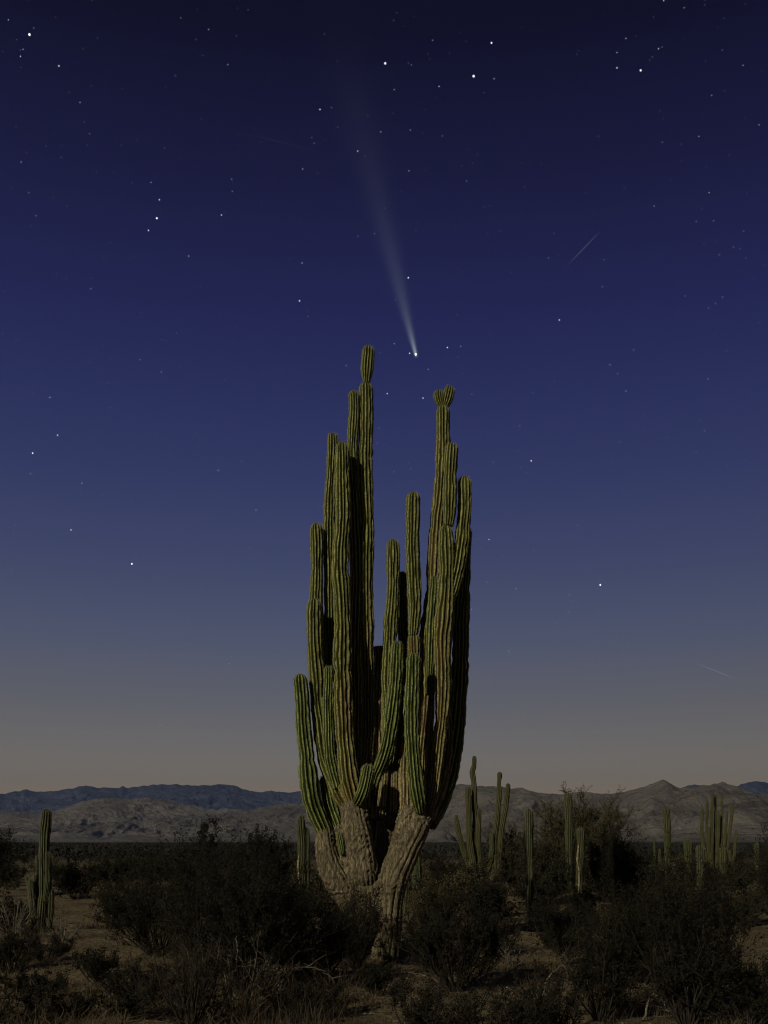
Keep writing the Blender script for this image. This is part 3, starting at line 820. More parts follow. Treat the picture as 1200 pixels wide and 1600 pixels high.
far_cactus('many-stemmed candelabra cardon standing against the range at far right', 1116, 58.0, [
    ([(1097, 1263, 4.1, 0), (1097, 1275, 4.5, 0), (1097.5, 1300, 5.3, 0), (1101, 1330, 5.7, 0), (1110, 'B', 5.7, 0)],),
    ([(1105, 1251, 4.1, 0.09), (1105, 1265, 4.5, 0.09), (1105, 1300, 4.9, 0.09), (1108, 1340, 5.7, 0.05), (1112, 'B', 5.7, 0)],),
    ([(1113, 1239, 4.1, -.2, 0.14), (1113, 1255, 4.9, -.2, 0.18), (1112, 1290, 5.3, -.2, 0.32), (1111.5, 1330, 5.7, -.2, 0.41), (1113, 'B', 5.7, -.1, 0.45)],),
    ([(1119, 1241, 4.1, 0.14), (1118.5, 1260, 4.5, 0.14), (1118, 1300, 4.9, 0.14), (1117, 'B', 5.7, 0.05)],),
    ([(1128.5, 1243, 4.1, 0.05), (1128, 1260, 4.5, 0.05), (1127.5, 1300, 4.9, 0.05), (1124, 1335, 5.7, 0.02), (1119, 'B', 5.7, 0)],),
    ([(1124, 1271, 4.1, -.25, 0.14), (1123.5, 1290, 4.9, -.25, 0.23), (1122, 1320, 5.3, -.2, 0.32), (1119, 'B', 5.7, -.1, 0.41)],),
    ([(1135.5, 1268, 4.1, -.1), (1134.5, 1290, 4.9, -.1), (1131, 1325, 5.3, -.1, 0.14), (1123, 'B', 5.7, 0, 0.27)],),
    ([(1144, 1255, 4.1, 0, 0.14), (1143, 1275, 4.9, 0, 0.18), (1139, 1310, 5.3, 0, 0.32), (1134, 1335, 5.7, 0, 0.41), (1124, 'B', 5.7, 0, 0.45)],),
    ([(1108.5, 1292, 4, -.3), (1108, 1310, 4.6, -.3), (1110, 1335, 5, -.2), (1114, 'B', 5, -.1)],),
    ([(1139, 1300, 4, 0.14), (1137, 1318, 4.6, 0.14), (1130, 1338, 5, 0.09), (1120, 'B', 5, 0.05)],)], M_FAR, GR, 210, nrib=9)
far_cactus('thin two-armed cactus just right of the candelabra cardon', 1143, 45.0, [
    ([(1150.5, 1297, 4, 0), (1150, 1310, 4.5, 0), (1147, 1335, 5, 0), (1142, 'B', 6, 0)],),
    ([(1140.5, 1328, 5, 0), (1141, 1345, 5.5, 0), (1142, 'B', 6, 0)],)], M_FAR, GR, 220, nrib=9)
far_cactus('small cactus with a bright bare foot near the right edge', 1183, 30.0, [
    ([(1183, 1316, 8, 0), (1183, 1324, 8.5, 0), (1183, 1345, 7.5, 0), (1183, 'B', 6, 0, .8)],)], M_FARG, GR, 230,
    scars=[([(1183, 1352, 2), (1183, 1360, 3), (1183.5, 1372, 2)], -.1)])
far_cactus('dim upright cactus in the shade right behind the giant trunk', 652, 26.0, [
    ([(651, 1300, 13, 0), (651, 1312, 14, 0), (651, 1350, 14, 0), (651, 'B', 13, 0)],)], M_FARG, GR, 240)
far_cactus('low dim cactus close beside the giant trunk on its shaded side', 634, 22.5, [
    ([(634, 1362, 9, 0), (634, 1372, 10, 0), (634, 1400, 10, 0), (634, 'B', 10, 0)],)], M_FARG, GR, 250)
far_cactus('thin far cactus rising from scrub left of the peak cactus', 1023, 62.0, [
    ([(1022.5, 1311, 3, 0), (1022.5, 1320, 3.4, 0), (1023, 'B', 4, 0)],)], M_FARG, GR, 260, nrib=8)
far_cactus('short far cactus rising from scrub right beside the thin one', 1032, 52.0, [
    ([(1031, 1325, 4, 0), (1031, 1332, 4.5, 0), (1032, 'B', 5, 0)],)], M_FARG, GR, 262, nrib=8)
far_cactus('low cluster of dry yellowish cactus stems in dark scrub at left', 144, 42.0, [
    ([(132, 1352, 4, 0, .6), (133, 1362, 5, 0, .8), (137, 'B', 5, 0, .8)],),
    ([(139, 1347, 4, 0, .6), (139, 1360, 5, 0, .8), (141, 'B', 5, 0, .8)],),
    ([(147, 1345, 4, 0, .6), (147, 1360, 5, 0, .8), (145, 'B', 5, 0, .8)],),
    ([(156, 1354, 4, 0, .6), (155, 1364, 5, 0, .8), (149, 'B', 5, 0, .8)],)], M_FAR, GR, 270, nrib=8)

# ------------------------------------------------------------------ bushes and the tree
def bush_parts(seed, w, h, nst=26, sub=6, twig=5, leaves=9000, leaf=0.018, spread=1.0, bare=0.0, trunk_r=0.012, clear=0.12, spiky=0.5, flat=0.42, low=0.62):
    rs = np.random.default_rng(seed)
    K = 7
    a = rs.uniform(0, 2 * math.pi, nst); rr = np.sqrt(rs.uniform(0.02, 1, nst))
    tip = np.stack([np.cos(a) * rr * w / 2, np.sin(a) * rr * w / 2 * 0.9, h * (1 - flat * rr ** 2) * rs.uniform(low, 1.0, nst)], 1)
    b0 = np.stack([np.cos(a), np.sin(a), 0 * a], 1) * (0.04 * w * rs.random((nst, 1))); b0[:, 2] = -0.04
    mid = (b0 + tip) / 2 + np.stack([np.cos(a), np.sin(a), 0 * a], 1) * (0.10 * w * rs.uniform(-0.4, 1, (nst, 1)))
    u = np.linspace(0, 1, K)[None, :, None]
    main = (1 - u) ** 2 * b0[:, None] + 2 * u * (1 - u) * mid[:, None] + u ** 2 * tip[:, None]
    main += rs.normal(0, 0.012 * h, main.shape) * (u > 0)
    rmain = trunk_r * (1 - 0.75 * np.linspace(0, 1, K))[None] * rs.uniform(0.6, 1.3, (nst, 1))

    def kids(parent, n, lmin, lmax, up, tmin):
        B, KK, _ = parent.shape
        t = rs.uniform(tmin, 1, (B, n)) * (KK - 1)
        i = np.minimum(t.astype(int), KK - 2); f = (t - i)[..., None]
        bi = np.arange(B)[:, None]
        s = parent[bi, i] * (1 - f) + parent[bi, i + 1] * f
        pd = parent[bi, i + 1] - parent[bi, i]; pd /= np.linalg.norm(pd, axis=2, keepdims=True) + 1e-9
        d = pd * 0.8 + rs.normal(0, 0.6, s.shape); d[..., 2] += up
        d /= np.linalg.norm(d, axis=2, keepdims=True)
        ln = rs.uniform(lmin, lmax, (B, n, 1))
        s = s.reshape(-1, 3); d = d.reshape(-1, 3); ln = ln.reshape(-1, 1)
        uu = np.linspace(0, 1, 4)[None, :, None]
        bend = rs.normal(0, 0.25, d.shape) * ln; bend[:, 2] += 0.15 * ln[:, 0]
        return s[:, None] + d[:, None] * ln[:, None] * uu + bend[:, None] * uu ** 2 * 0.6

    s1 = kids(main, sub, 0.14 * h, 0.34 * h, 0.35, clear + 0.1)
    s2 = kids(s1, twig, 0.06 * h, 0.16 * h * (0.6 + spiky), 0.35, 0.2)
    for s in (s1, s2):
        s[..., 2] = np.maximum(s[..., 2], 0.01)
    v1, q1 = tubes(main, rmain, 4)
    v2, q2 = tubes(s1, np.tile(np.array([[0.45, 0.35, 0.25, 0.12]]) * trunk_r, (len(s1), 1)), 3)
    v3, q3 = tubes(s2, np.tile(np.array([[0.22, 0.18, 0.13, 0.06]]) * trunk_r, (len(s2), 1)), 3)
    bv = np.vstack([v1, v2, v3]); bq = np.vstack([q1, q2 + len(v1), q3 + len(v1) + len(v2)])
    # leaves sit along the twigs
    nl = int(leaves)
    pick = rs.integers(0, len(s2), nl)
    tw_leafy = rs.random(len(s2)) > bare
    pick = pick[tw_leafy[pick]]; nl = len(pick)
    t = rs.uniform(0.1, 3, nl); i = np.minimum(t.astype(int), 2); f = (t - i)[:, None]
    c = s2[pick, i] * (1 - f) + s2[pick, i + 1] * f + rs.normal(0, leaf * 0.8, (nl, 3))
    d1 = rs.normal(size=(nl, 3)); d1[:, 2] += 0.5; d1 /= np.linalg.norm(d1, axis=1, keepdims=True)
    d2 = np.cross(d1, rs.normal(size=(nl, 3))); d2 /= np.linalg.norm(d2, axis=1, keepdims=True)
    L = leaf * rs.uniform(0.6, 1.4, (nl, 1))
    lv = np.stack([c - d1 * L * .5, c + d2 * L * .28, c + d1 * L * .6, c - d2 * L * .28], 1).reshape(-1, 3)
    lq = np.arange(len(lv)).reshape(-1, 4)
    return bv, bq, lv, lq


def bush(px, by, wpx, top, label, seed, leafm=M_LEAFD, twigm=M_TWIG, group='shrubs growing in the foreground', name='shrub', cat='shrub', density=1.0, depth=0.0, parts=('branches', 'foliage'), **kw):
    d = F * CAM_H / (by - YH) + depth
    x = (px - 600) / F * d
    z = float(ground_z(x, d))
    w = wpx / F * d; h = max(0.15, CAM_H - (top - YH) / F * d - z) * 1.06
    n = int(6500 * density * min(2.2, max(0.5, w * h)))
    leaf = kw.pop('leaf', 0.022 if d < 16 else 0.028 if d < 26 else 0.045)
    bv, bq, lv, lq = bush_parts(seed, w, h, leaves=n if d < 26 else n * 0.6, leaf=leaf, **kw)
    root = empty(name, (x, d, z), label, cat, group)
    link(parts[0], new_mesh(parts[0], bv, [bq], [twigm]), root)
    fo = link(parts[1], new_mesh(parts[1], lv, [lq], [leafm], smooth=False), root)
    fo['kind'] = 'stuff'
    return root


# foreground, left to right
bush(382, 1552, 210, 1350, 'tall dark creosote shrub left of the giant trunk, the largest in the foreground', 1, density=2.4, nst=46, spiky=.9)
bush(328, 1520, 160, 1332, 'dark shrub with one spiky plume breaking the horizon left of centre', 2, density=2.0, nst=26, spiky=1.3)
bush(245, 1500, 190, 1348, 'broad dark shrub at left behind a patch of dead twigs', 3, density=2.2, nst=36)
bush(448, 1500, 90, 1372, 'dark shrub between the large creosote and the slim split cactus', 21, density=1.8)
bush(495, 1532, 120, 1418, 'dark leafy shrub hiding the foot of the left trunk fork', 4, density=2.2, nst=30)
bush(557, 1508, 78, 1402, 'small dark shrub growing right in front of the giant trunk', 5, density=2.2, depth=.3)
bush(712, 1545, 168, 1404, 'rounded black shrub just right of the giant trunk', 6, density=2.6, nst=40)
bush(775, 1492, 80, 1428, 'small speckled shrub beside the sandy clearing right of the trunk', 7, M_LEAFM, density=1.2)
bush(880, 1490, 150, 1402, 'dark shrub behind the sandy clearing on the right', 8, density=2.2)
bush(935, 1590, 150, 1440, 'dark shrub at the bottom edge right of the sandy clearing', 9, density=2.2)
bush(1075, 1600, 180, 1376, 'tall black shrub at lower right, its tips reaching the low cactus trio', 10, density=2.6, nst=44, spiky=.9)
bush(1005, 1535, 150, 1384, 'bushy dark shrub left of the tall black one at lower right', 11, density=2.2, nst=34)
bush(1180, 1600, 120, 1498, 'dark shrub in the bottom right corner', 12, density=2.0)
bush(760, 1640, 260, 1535, 'sparse twiggy shrub silhouetted on pale sand at the bottom centre', 13, density=.9, nst=22, spiky=1.2)
bush(860, 1625, 120, 1520, 'thin upright shrub at the bottom between sand and dark shrubs', 14, density=1.1)
bush(300, 1600, 170, 1462, 'mostly bare tangled shrub at the bottom left of centre', 15, M_LEAFM, M_TWIG, density=.5, bare=.5, nst=30)
bush(370, 1590, 150, 1455, 'half dead shrub with long bleached twigs at the bottom', 16, M_LEAFM, M_PALE, density=.5, bare=.5, nst=9, sub=4, twig=3)
bush(20, 1462, 110, 1392, 'heap of bleached bare twigs left of the lone ribbed cactus', 17, M_LEAFM, M_PALE, density=.25, bare=.8, nst=14, sub=4, twig=3)
bush(100, 1464, 70, 1422, 'low bare twig shrub at the foot of the lone ribbed cactus', 18, M_LEAFM, M_PALE, density=.2, bare=.8, nst=9, sub=4, twig=3)
bush(18, 1515, 120, 1450, 'dark low shrub at the left edge', 19, density=1.6)
bush(800, 1508, 90, 1468, 'low pale twiggy shrub on the lit sand right of the trunk', 20, M_LEAFM, M_PALE, density=.2, bare=.7, nst=10, sub=4, twig=3)
bush(400, 1478, 62, 1316, 'dense upright plume of dark leaves behind the largest creosote shrub', 22, density=6, nst=16, sub=9, spiky=.2, low=.85)
bush(427, 1488, 50, 1324, 'narrow dark plume right beside the dense upright one', 23, density=6, nst=14, sub=9, spiky=.2, low=.85)
bush(318, 1478, 44, 1320, 'narrow dark plume behind the spiky shrub left of centre', 24, density=6, nst=12, sub=9, spiky=.3, low=.8)
bush(368, 1500, 90, 1356, 'dark shrub filling the gap between the two plumed shrubs', 25, density=2.4, nst=20)
bush(60, 1560, 110, 1512, 'low dark shrublet on the sand at the bottom left', 26, density=1.2, nst=14)
bush(190, 1590, 120, 1530, 'low dark shrublet near the bottom edge left of the bare tangled shrub', 27, density=1.0, nst=14)
bush(640, 1600, 130, 1532, 'low open shrublet in front of the sand under the trunk', 28, density=.9, nst=14)
bush(150, 1532, 110, 1486, 'low dark shrublet on the sand right of the lone cactus foot', 51, density=1.4, nst=16)
bush(75, 1500, 80, 1462, 'small dark shrublet below the lone ribbed cactus', 52, density=1.4, nst=14)
bush(215, 1562, 130, 1502, 'dark low shrub in front of the broad one at left', 53, density=1.6, nst=20)
bush(30, 1600, 150, 1548, 'dark shrublet in the bottom left corner', 54, density=1.2, nst=16)
bush(118, 1590, 90, 1552, 'tiny dark shrublet right of the bottom left corner', 55, density=1.2, nst=12)
bush(470, 1590, 130, 1520, 'low brushy shrub among dry stalks at the bottom', 56, density=1.2, nst=18)
bush(590, 1556, 80, 1508, 'little dark shrub at the very foot of the giant trunk', 57, density=1.4, nst=14)
# middle distance
MG = 'shrubs in the middle distance'
bush(-14, 1400, 70, 1288, 'tall thin shrub cut by the left edge at the horizon', 30, group=MG, density=1.5)
bush(118, 1405, 80, 1346, 'dark bush right behind the lone ribbed cactus', 31, group=MG, density=2)
bush(183, 1432, 70, 1380, 'yellowish moonlit bush beside the sandy gap at left', 32, M_LEAFY, group=MG, density=2)
bush(222, 1425, 60, 1378, 'small yellowish bush right of the first moonlit one', 33, M_LEAFY, group=MG, density=1.6)
bush(180, 1395, 80, 1342, 'dark bush behind the yellowish bushes at left', 34, group=MG, density=2)
bush(285, 1385, 110, 1338, 'wide dark bush on the plain left of the plumed shrub', 35, group=MG, density=2)
bush(556, 1425, 44, 1392, 'dark bush seen behind the left fork of the giant trunk', 36, group=MG, density=2)
bush(668, 1440, 70, 1378, 'dry yellowish bush behind the giant trunk on its right', 37, M_LEAFY, group=MG, density=1.2)
bush(722, 1415, 60, 1365, 'straw coloured bush at the foot of the crooked cardon', 38, M_LEAFY, group=MG, density=1.4)
bush(770, 1430, 80, 1376, 'dark bush below the forked cardon', 39, group=MG, density=2)
bush(700, 1395, 70, 1352, 'dark low bush left of the crooked cardon foot', 40, group=MG, density=2)
bush(812, 1400, 70, 1318, 'olive bush left of the slender scarred cactus', 41, M_LEAFM, group=MG, density=2)
bush(852, 1412, 90, 1322, 'olive bush between two cacti below the leafy tree', 42, M_LEAFM, group=MG, density=2)
bush(945, 1410, 110, 1318, 'dark bush at the right foot of the leafy tree', 43, M_LEAFM, group=MG, density=2.2)
bush(963, 1430, 50, 1302, 'black spiky bush with a knobbly tip against the pale slope', 44, group=MG, density=2, spiky=1.2)
bush(1010, 1425, 90, 1350, 'olive bush right of the spiky black bush', 45, M_LEAFM, group=MG, density=2)
bush(1040, 1455, 70, 1380, 'moonlit yellowish bush before the low cactus trio', 46, M_LEAFY, group=MG, density=1.5)
bush(1100, 1400, 90, 1348, 'dark bush at the foot of the candelabra cardon', 47, group=MG, density=2)
bush(1165, 1410, 90, 1352, 'olive brown bush near the right edge before the small cactus', 48, M_LEAFM, group=MG, density=2)
bush(1150, 1450, 110, 1398, 'dark grey bush behind the sandy patch at right', 49, M_LEAFM, group=MG, density=1.8)
bush(1205, 1440, 50, 1290, 'tall thin bush cut by the right edge', 50, group=MG, density=.7)
bush(902, 1388, 135, 1254, 'leafy desert tree with a broad airy crown behind the tall cactus', 60, M_LEAFT, group=None, name='desert_tree', cat='tree',
     parts=('trunk', 'crown'), density=9, nst=36, sub=7, twig=6, trunk_r=.03, clear=.25, leaf=.034, spiky=.4, flat=.36, low=.8)
bush(800, 1372, 90, 1300, 'low open tree left of the broad leafy tree', 61, M_LEAFT, group=None, name='desert_tree', cat='tree',
     parts=('trunk', 'crown'), density=6, nst=24, trunk_r=.025, clear=.2, leaf=.038)

# scattered shrubs one can still count
protos = []
for k in range(5):
    bv, bq, lv, lq = bush_parts(300 + k, 1.5, 0.9, nst=14, sub=4, twig=3, leaves=1500, leaf=0.06)
    me = new_mesh('scrub_bush', np.vstack([bv, lv]), [bq, lq + len(bv)], [M_TWIG, (M_LEAFD, M_LEAFM, M_LEAFM, M_LEAFD, M_LEAFY)[k]], smooth=False, mat_index=[0, 1])
    protos.append(me)
rs = np.random.default_rng(5)
cnt = 0
while cnt < 230:
    d = float(np.exp(rs.uniform(math.log(19), math.log(105))))
    px = rs.uniform(-60, 1260)
    if d < 34 and (70 < px < 190 or 560 < px < 640): continue
    if d < 24 and px > 1080: continue
    x = (px - 600) / F * d
    o = link('scrub_bush', protos[int(rs.integers(5))], None, (x, d, float(ground_z(x, d)) - 0.02))
    o.rotation_euler = (0, 0, rs.uniform(0, 6.28)); s = rs.uniform(0.5, 1.15) * (0.8 if d < 25 else 1)
    o.scale = (s * rs.uniform(.9, 1.5), s, s)
    tag(o, 'low rounded bush among many scattered over the dark plain', 'bush', 'low bushes scattered over the plain')
    cnt += 1

# far scrub reads as one mass
def far_scrub():
    n = 16000
    d = np.exp(rs.uniform(math.log(95), math.log(2600), n)); a = rs.uniform(-0.6, 0.6, n)
    x = np.tan(a) * d
    w = rs.uniform(0.5, 1.4, n) * (1 + d / 900); h = rs.uniform(0.5, 1.25, n) * (1 + d / 4000)
    k = 16
    c = np.stack([x, d, ground_z(x, d)], 1)[:, None] + np.stack([rs.normal(0, .4, (n, k)) * w[:, None], rs.normal(0, .4, (n, k)) * w[:, None], rs.uniform(0.0, 1, (n, k)) * h[:, None]], -1)
    c = c.reshape(-1, 3); s = np.repeat(w, k)[:, None] * 0.13
    v = np.stack([c + rs.normal(0, 1, c.shape) * s, c + rs.normal(0, 1, c.shape) * s, c + rs.normal(0, 1, c.shape) * s], 1).reshape(-1, 3)
    v[:, 2] = np.maximum(v[:, 2], -0.05)
    o = link('distant_scrub', new_mesh('distant_scrub', v, [np.arange(len(v)).reshape(-1, 3)], [M_SCRUB], smooth=False))
    tag(o, 'dark carpet of low scrub covering the far plain', 'scrub', kind='stuff')


far_scrub()


def grass():
    V = []; V2 = []

    def tuft(px, by, n, hgt, spread, store, lean=.35):
        d = F * CAM_H / (by - YH); x = (px - 600) / F * d
        bx = x + rs.normal(0, spread, n); byy = d + rs.normal(0, spread, n)
        b = np.stack([bx, byy, ground_z(bx, byy) - .01], 1)
        dr = rs.normal(0, lean, (n, 3)); dr[:, 2] = 1
        dr /= np.linalg.norm(dr, axis=1, keepdims=True)
        h = hgt * rs.uniform(.4, 1.1, (n, 1))
        side = np.cross(dr, rs.normal(size=dr.shape)); side /= np.linalg.norm(side, axis=1, keepdims=True)
        w = 0.0022 + 0.001 * d / 12
        m = b + dr * h * .55
        droop = rs.normal(0, .25, (n, 3)) * h; droop[:, 2] = -np.abs(droop[:, 2]) * .5
        t = b + dr * h + droop
        q = np.stack([b - side * w, b + side * w, m + side * w * .8, m - side * w * .8], 1)
        q2 = np.stack([m - side * w * .8, m + side * w * .8, t + side * w * .2, t - side * w * .2], 1)
        store.append(q.reshape(-1, 3)); store.append(q2.reshape(-1, 3))

    for k in range(900):
        by = YH + F * CAM_H / rs.uniform(8.6, 26)
        tuft(rs.uniform(-40, 1240), by, int(rs.integers(8, 34)), rs.uniform(.06, .22), rs.uniform(.04, .16), V, .5)
    for k in range(150):
        tuft(rs.uniform(-40, 420), rs.uniform(1480, 1640), int(rs.integers(15, 40)), rs.uniform(.12, .34), .09, V, .5)
    for k in range(40):
        tuft(rs.uniform(380, 560), rs.uniform(1560, 1640), int(rs.integers(14, 34)), rs.uniform(.3, .62), .09, V2, .28)
    for k in range(30):
        tuft(rs.uniform(560, 1200), rs.uniform(1580, 1640), int(rs.integers(10, 26)), rs.uniform(.15, .4), .09, V2, .35)
    for k in range(26):
        tuft(rs.uniform(-10, 60), rs.uniform(1420, 1480), 26, rs.uniform(.2, .4), .1, V, .5)
    for nm, vv, m, lb in (('dry_grass', V, M_GRASS, 'short dry grass over the sandy foreground'), ('dry_stalks', V2, M_REED, 'taller reddish dry stalks along the bottom edge')):
        v = np.vstack(vv)
        tag(link(nm, new_mesh(nm, v, [np.arange(len(v)).reshape(-1, 4)], [m], smooth=False)), lb, 'grass', kind='stuff')
    # litter of small twigs
    n = 1500
    d = np.exp(rs.uniform(math.log(8.8), math.log(26), n)); x = rs.uniform(-.45, .45, n) * d
    L = rs.uniform(.05, .32, n); a = rs.uniform(0, 6.28, n)
    u = np.linspace(-.5, .5, 4)
    p = np.stack([x[:, None] + np.cos(a)[:, None] * L[:, None] * u, d[:, None] + np.sin(a)[:, None] * L[:, None] * u, 0 * u + 0 * L[:, None]], -1)
    p += rs.normal(0, .012, p.shape)
    p[..., 2] = ground_z(p[..., 0], p[..., 1]) + .008 + np.abs(rs.normal(0, .02, (n, 4)))
    v, q = tubes(p, np.full((n, 4), .0028), 3)
    tag(link('twig_litter', new_mesh('twig_litter', v, [q], [M_PALE])), 'dead twigs littering the sand', 'twigs', kind='stuff')
    # pebbles
    n = 2600
    d = np.exp(rs.uniform(math.log(8.8), math.log(30), n)); x = rs.uniform(-.45, .45, n) * d
    ph = (1 + 5 ** .5) / 2
    octa = np.array([[1, 0, 0], [-1, 0, 0], [0, 1, 0], [0, -1, 0], [0, 0, 1], [0, 0, -1]], float)
    of = np.array([[0, 2, 4], [2, 1, 4], [1, 3, 4], [3, 0, 4], [2, 0, 5], [1, 2, 5], [3, 1, 5], [0, 3, 5]])
    s = np.exp(rs.normal(-4.5, .45, n))
    v = octa[None] * (s[:, None, None] * rs.uniform(.6, 1.4, (n, 6, 1))) * np.array([1.3, 1, .6]) + np.stack([x, d, ground_z(x, d) + s * .2], 1)[:, None]
    f = (of[None] + (np.arange(n) * 6)[:, None, None]).reshape(-1, 3)
    tag(link('pebbles', new_mesh('pebbles', v.reshape(-1, 3), [f], [M_STONE], smooth=False)), 'small stones strewn over the sand', 'pebbles', kind='stuff')


grass()


def dead_branch(pts, label, r=0.012, seed=0):
    """pts: px, py of the foot row it stands on, height above ground in m"""
    rr = np.random.default_rng(seed)
    raw = []
    for px, by, hh in pts:
        d = F * CAM_H / (by - YH); x = (px - 600) / F * d
        raw.append([x, d, float(ground_z(x, d)) + hh])
    path = catmull(np.array(raw), 16)
    path += rr.normal(0, .008, path.shape)
    org = path[0].copy()
    kids = []
    for k in range(9):
        i = rr.integers(3, 14); dv = rr.normal(0, 1, 3); dv[2] = abs(dv[2]) * .6; dv /= np.linalg.norm(dv)
        L = rr.uniform(.08, .3)
        kids.append(np.array([path[i] + dv * L * u + rr.normal(0, .006, 3) * (u > 0) for u in np.linspace(0, 1, 5)]))
    v, q = tubes((path - org)[None], np.linspace(r, r * .35, 16)[None], 6)
    o = link('dead_branch', new_mesh('dead_branch', v, [q], [M_PALE]), None, org)
    tag(o, label, 'branch', 'bleached dead branches lying about')
    kv, kq = tubes(np.array(kids) - org, np.tile(np.linspace(r * .4, r * .12, 5)[None], (9, 1)), 4)
    link('twigs', new_mesh('twigs', kv, [kq], [M_PALE]), o)['kind'] = 'stuff'


dead_branch([(425, 1590, 0.0), (440, 1588, .38), (475, 1585, .50), (510, 1582, .42), (525, 1580, .30)], 'arched pale branch low in the foreground left of the trunk', .011, 1)
dead_branch([(600, 1520, .02), (625, 1522, .08), (660, 1528, .06), (692, 1532, .01)], 'pale fallen branch lying on the sand at the foot of the trunk', .012, 2)
dead_branch([(840, 1600, 0), (850, 1596, .45), (895, 1592, .62), (950, 1590, .56), (985, 1590, .45)], 'long curved branch arching over the shrubs at lower right', .010, 3)
dead_branch([(1005, 1590, 0), (1020, 1590, .28), (1045, 1592, .12), (1062, 1594, .02)], 'bent bleached branch near the bottom right shrubs', .013, 4)
dead_branch([(355, 1585, 0), (362, 1583, .35), (372, 1580, .62), (370, 1578, .82)], 'upright pale forked branch inside the large creosote', .012, 5)
dead_branch([(0, 1540, .01), (40, 1538, .03), (85, 1536, .02)], 'dark stick lying flat on the sand at the left edge', .012, 6)
dead_branch([(80, 1455, .0), (98, 1456, .16), (112, 1460, .10), (124, 1464, .02)], 'bleached broken branch at the right foot of the lone ribbed cactus', .012, 7)
dead_branch([(28, 1470, .0), (33, 1468, .25), (24, 1466, .42)], 'thin pale stick standing up at the left edge', .009, 8)
dead_branch([(345, 1570, 0), (352, 1565, .3), (330, 1560, .55)], 'pale stick slanting left out of the half dead shrub', .010, 9)

# ------------------------------------------------------------------ stars and comet
ico_me = {}
R_SKY = 60000.0


def star_mesh(key, m):
    if key not in ico_me:
        t = (1 + 5 ** .5) / 2
        v = np.array([[-1, t, 0], [1, t, 0], [-1, -t, 0], [1, -t, 0], [0, -1, t], [0, 1, t], [0, -1, -t], [0, 1, -t], [t, 0, -1], [t, 0, 1], [-t, 0, -1], [-t, 0, 1]]) / math.sqrt(1 + t * t)
        f = np.array([[0, 11, 5], [0, 5, 1], [0, 1, 7], [0, 7, 10], [0, 10, 11], [1, 5, 9], [5, 11, 4], [11, 10, 2], [10, 7, 6], [7, 1, 8], [3, 9, 4], [3, 4, 2], [3, 2, 6], [3, 6, 8], [3, 8, 9], [4, 9, 5], [2, 4, 11], [6, 2, 10], [8, 6, 7], [9, 8, 1]])
        ico_me[key] = new_mesh('star', v, [f], [m])
    return ico_me[key]


SM = [emit_mat('starlight_%s' % n, c, s) for n, c, s in (
    ('faintest', (.66, .72, 1.0), .36), ('faint', (.74, .80, 1.0), .42), ('dim', (.80, .86, 1.0), .7), ('clear', (.86, .90, 1.0), .7),
    ('bright', (.95, .97, 1.0), 1.6), ('warm', (1.0, .90, .72), .8))]


def star(px, py, size, lvl, label, group=None):
    ux = (px - 600) / F; uz = (YH - py) / F
    d = R_SKY / math.sqrt(1 + ux * ux + uz * uz)
    o = link('star', star_mesh(lvl, SM[lvl]), None, (ux * d, d, CAM_H + uz * d))
    s = size * (0.66 if lvl >= 4 else 0.76) / 2 / F * d
    o.scale = (s, s, s)
    tag(o, label, 'star', group)


bright = [
    (46, 54, 5.4, 4, 'brightest star in the upper left corner of the sky'),
    (92, 103, 3.0, 3, 'star lower right of the brightest one in the upper left corner'),
    (32, 88, 2.4, 2, 'small star right below the brightest one in the upper left corner'),
    (602, 99, 4.6, 4, 'bright star near the top centre above the comet tail'),
    (740, 119, 5.2, 4, 'bright white star, lower one of the pair right of top centre'),
    (768, 67, 3.6, 4, 'bright star, upper one of the pair right of top centre'),
    (686, 135, 2.4, 2, 'bluish star left of the bright pair near the top'),
    (1001, 110, 4.2, 4, 'bright star at upper right with a smaller one to its left'),
    (964, 106, 2.8, 3, 'smaller star left beside the bright one at upper right'),
    (1029, 76, 2.4, 3, 'small star just above the bright one at upper right'),
    (1037, 1, 2.4, 2, 'star cut by the top edge at upper right'),
    (249, 312, 2.8, 3, 'top star of the row of three at upper left'),
    (245, 341, 4.0, 4, 'bright middle star of the row of three at upper left'),
    (232, 360, 3.0, 3, 'bottom star of the row of three at upper left'),
    (346, 336, 2.8, 3, 'single star to the right of the row of three'),
    (500, 171, 3.0, 3, 'star left of the comet tail near the top'),
    (559, 236, 2.6, 2, 'star shining through the upper comet tail'),
    (638, 434, 3.0, 4, 'star just right of the middle of the comet tail'),
    (640, 552, 2.8, 3, 'star immediately left of the comet head'),
    (699, 543, 3.0, 3, 'star to the right of the comet head'),
    (468, 470, 3.0, 4, 'star left of the comet, above the tallest cactus stem'),
    (874, 500, 3.0, 3, 'star below the middle of the right sky'),
    (830, 720, 3.6, 5, 'yellowish bright star right of the cactus tops'),
    (938, 914, 4.0, 4, 'bright star low in the sky right of the giant cactus'),
    (206, 881, 4.0, 4, 'bright star low in the sky left of the giant cactus'),
    (111, 828, 2.8, 3, 'small star upper left of the low bright star'),
    (90, 680, 3.0, 3, 'upper star of the pair halfway down the left edge'),
    (51, 708, 3.2, 4, 'lower star of the pair halfway down the left edge'),
    (78, 621, 2.6, 3, 'star above the pair halfway down the left edge'),
    (341, 735, 2.4, 2, 'lonely star left of the upper cactus stems'),
    (605, 615, 2.6, 3, 'star between the two tall groups of cactus tops'),
    (661, 622, 2.6, 3, 'star just left of the double-headed cactus tip'),
    (968, 690, 2.4, 5, 'small reddish star in the middle of the right sky'),
    (764, 843, 2.4, 2, 'star just right of the outer right cactus stem'),
]
for b in bright:
    star(*b)
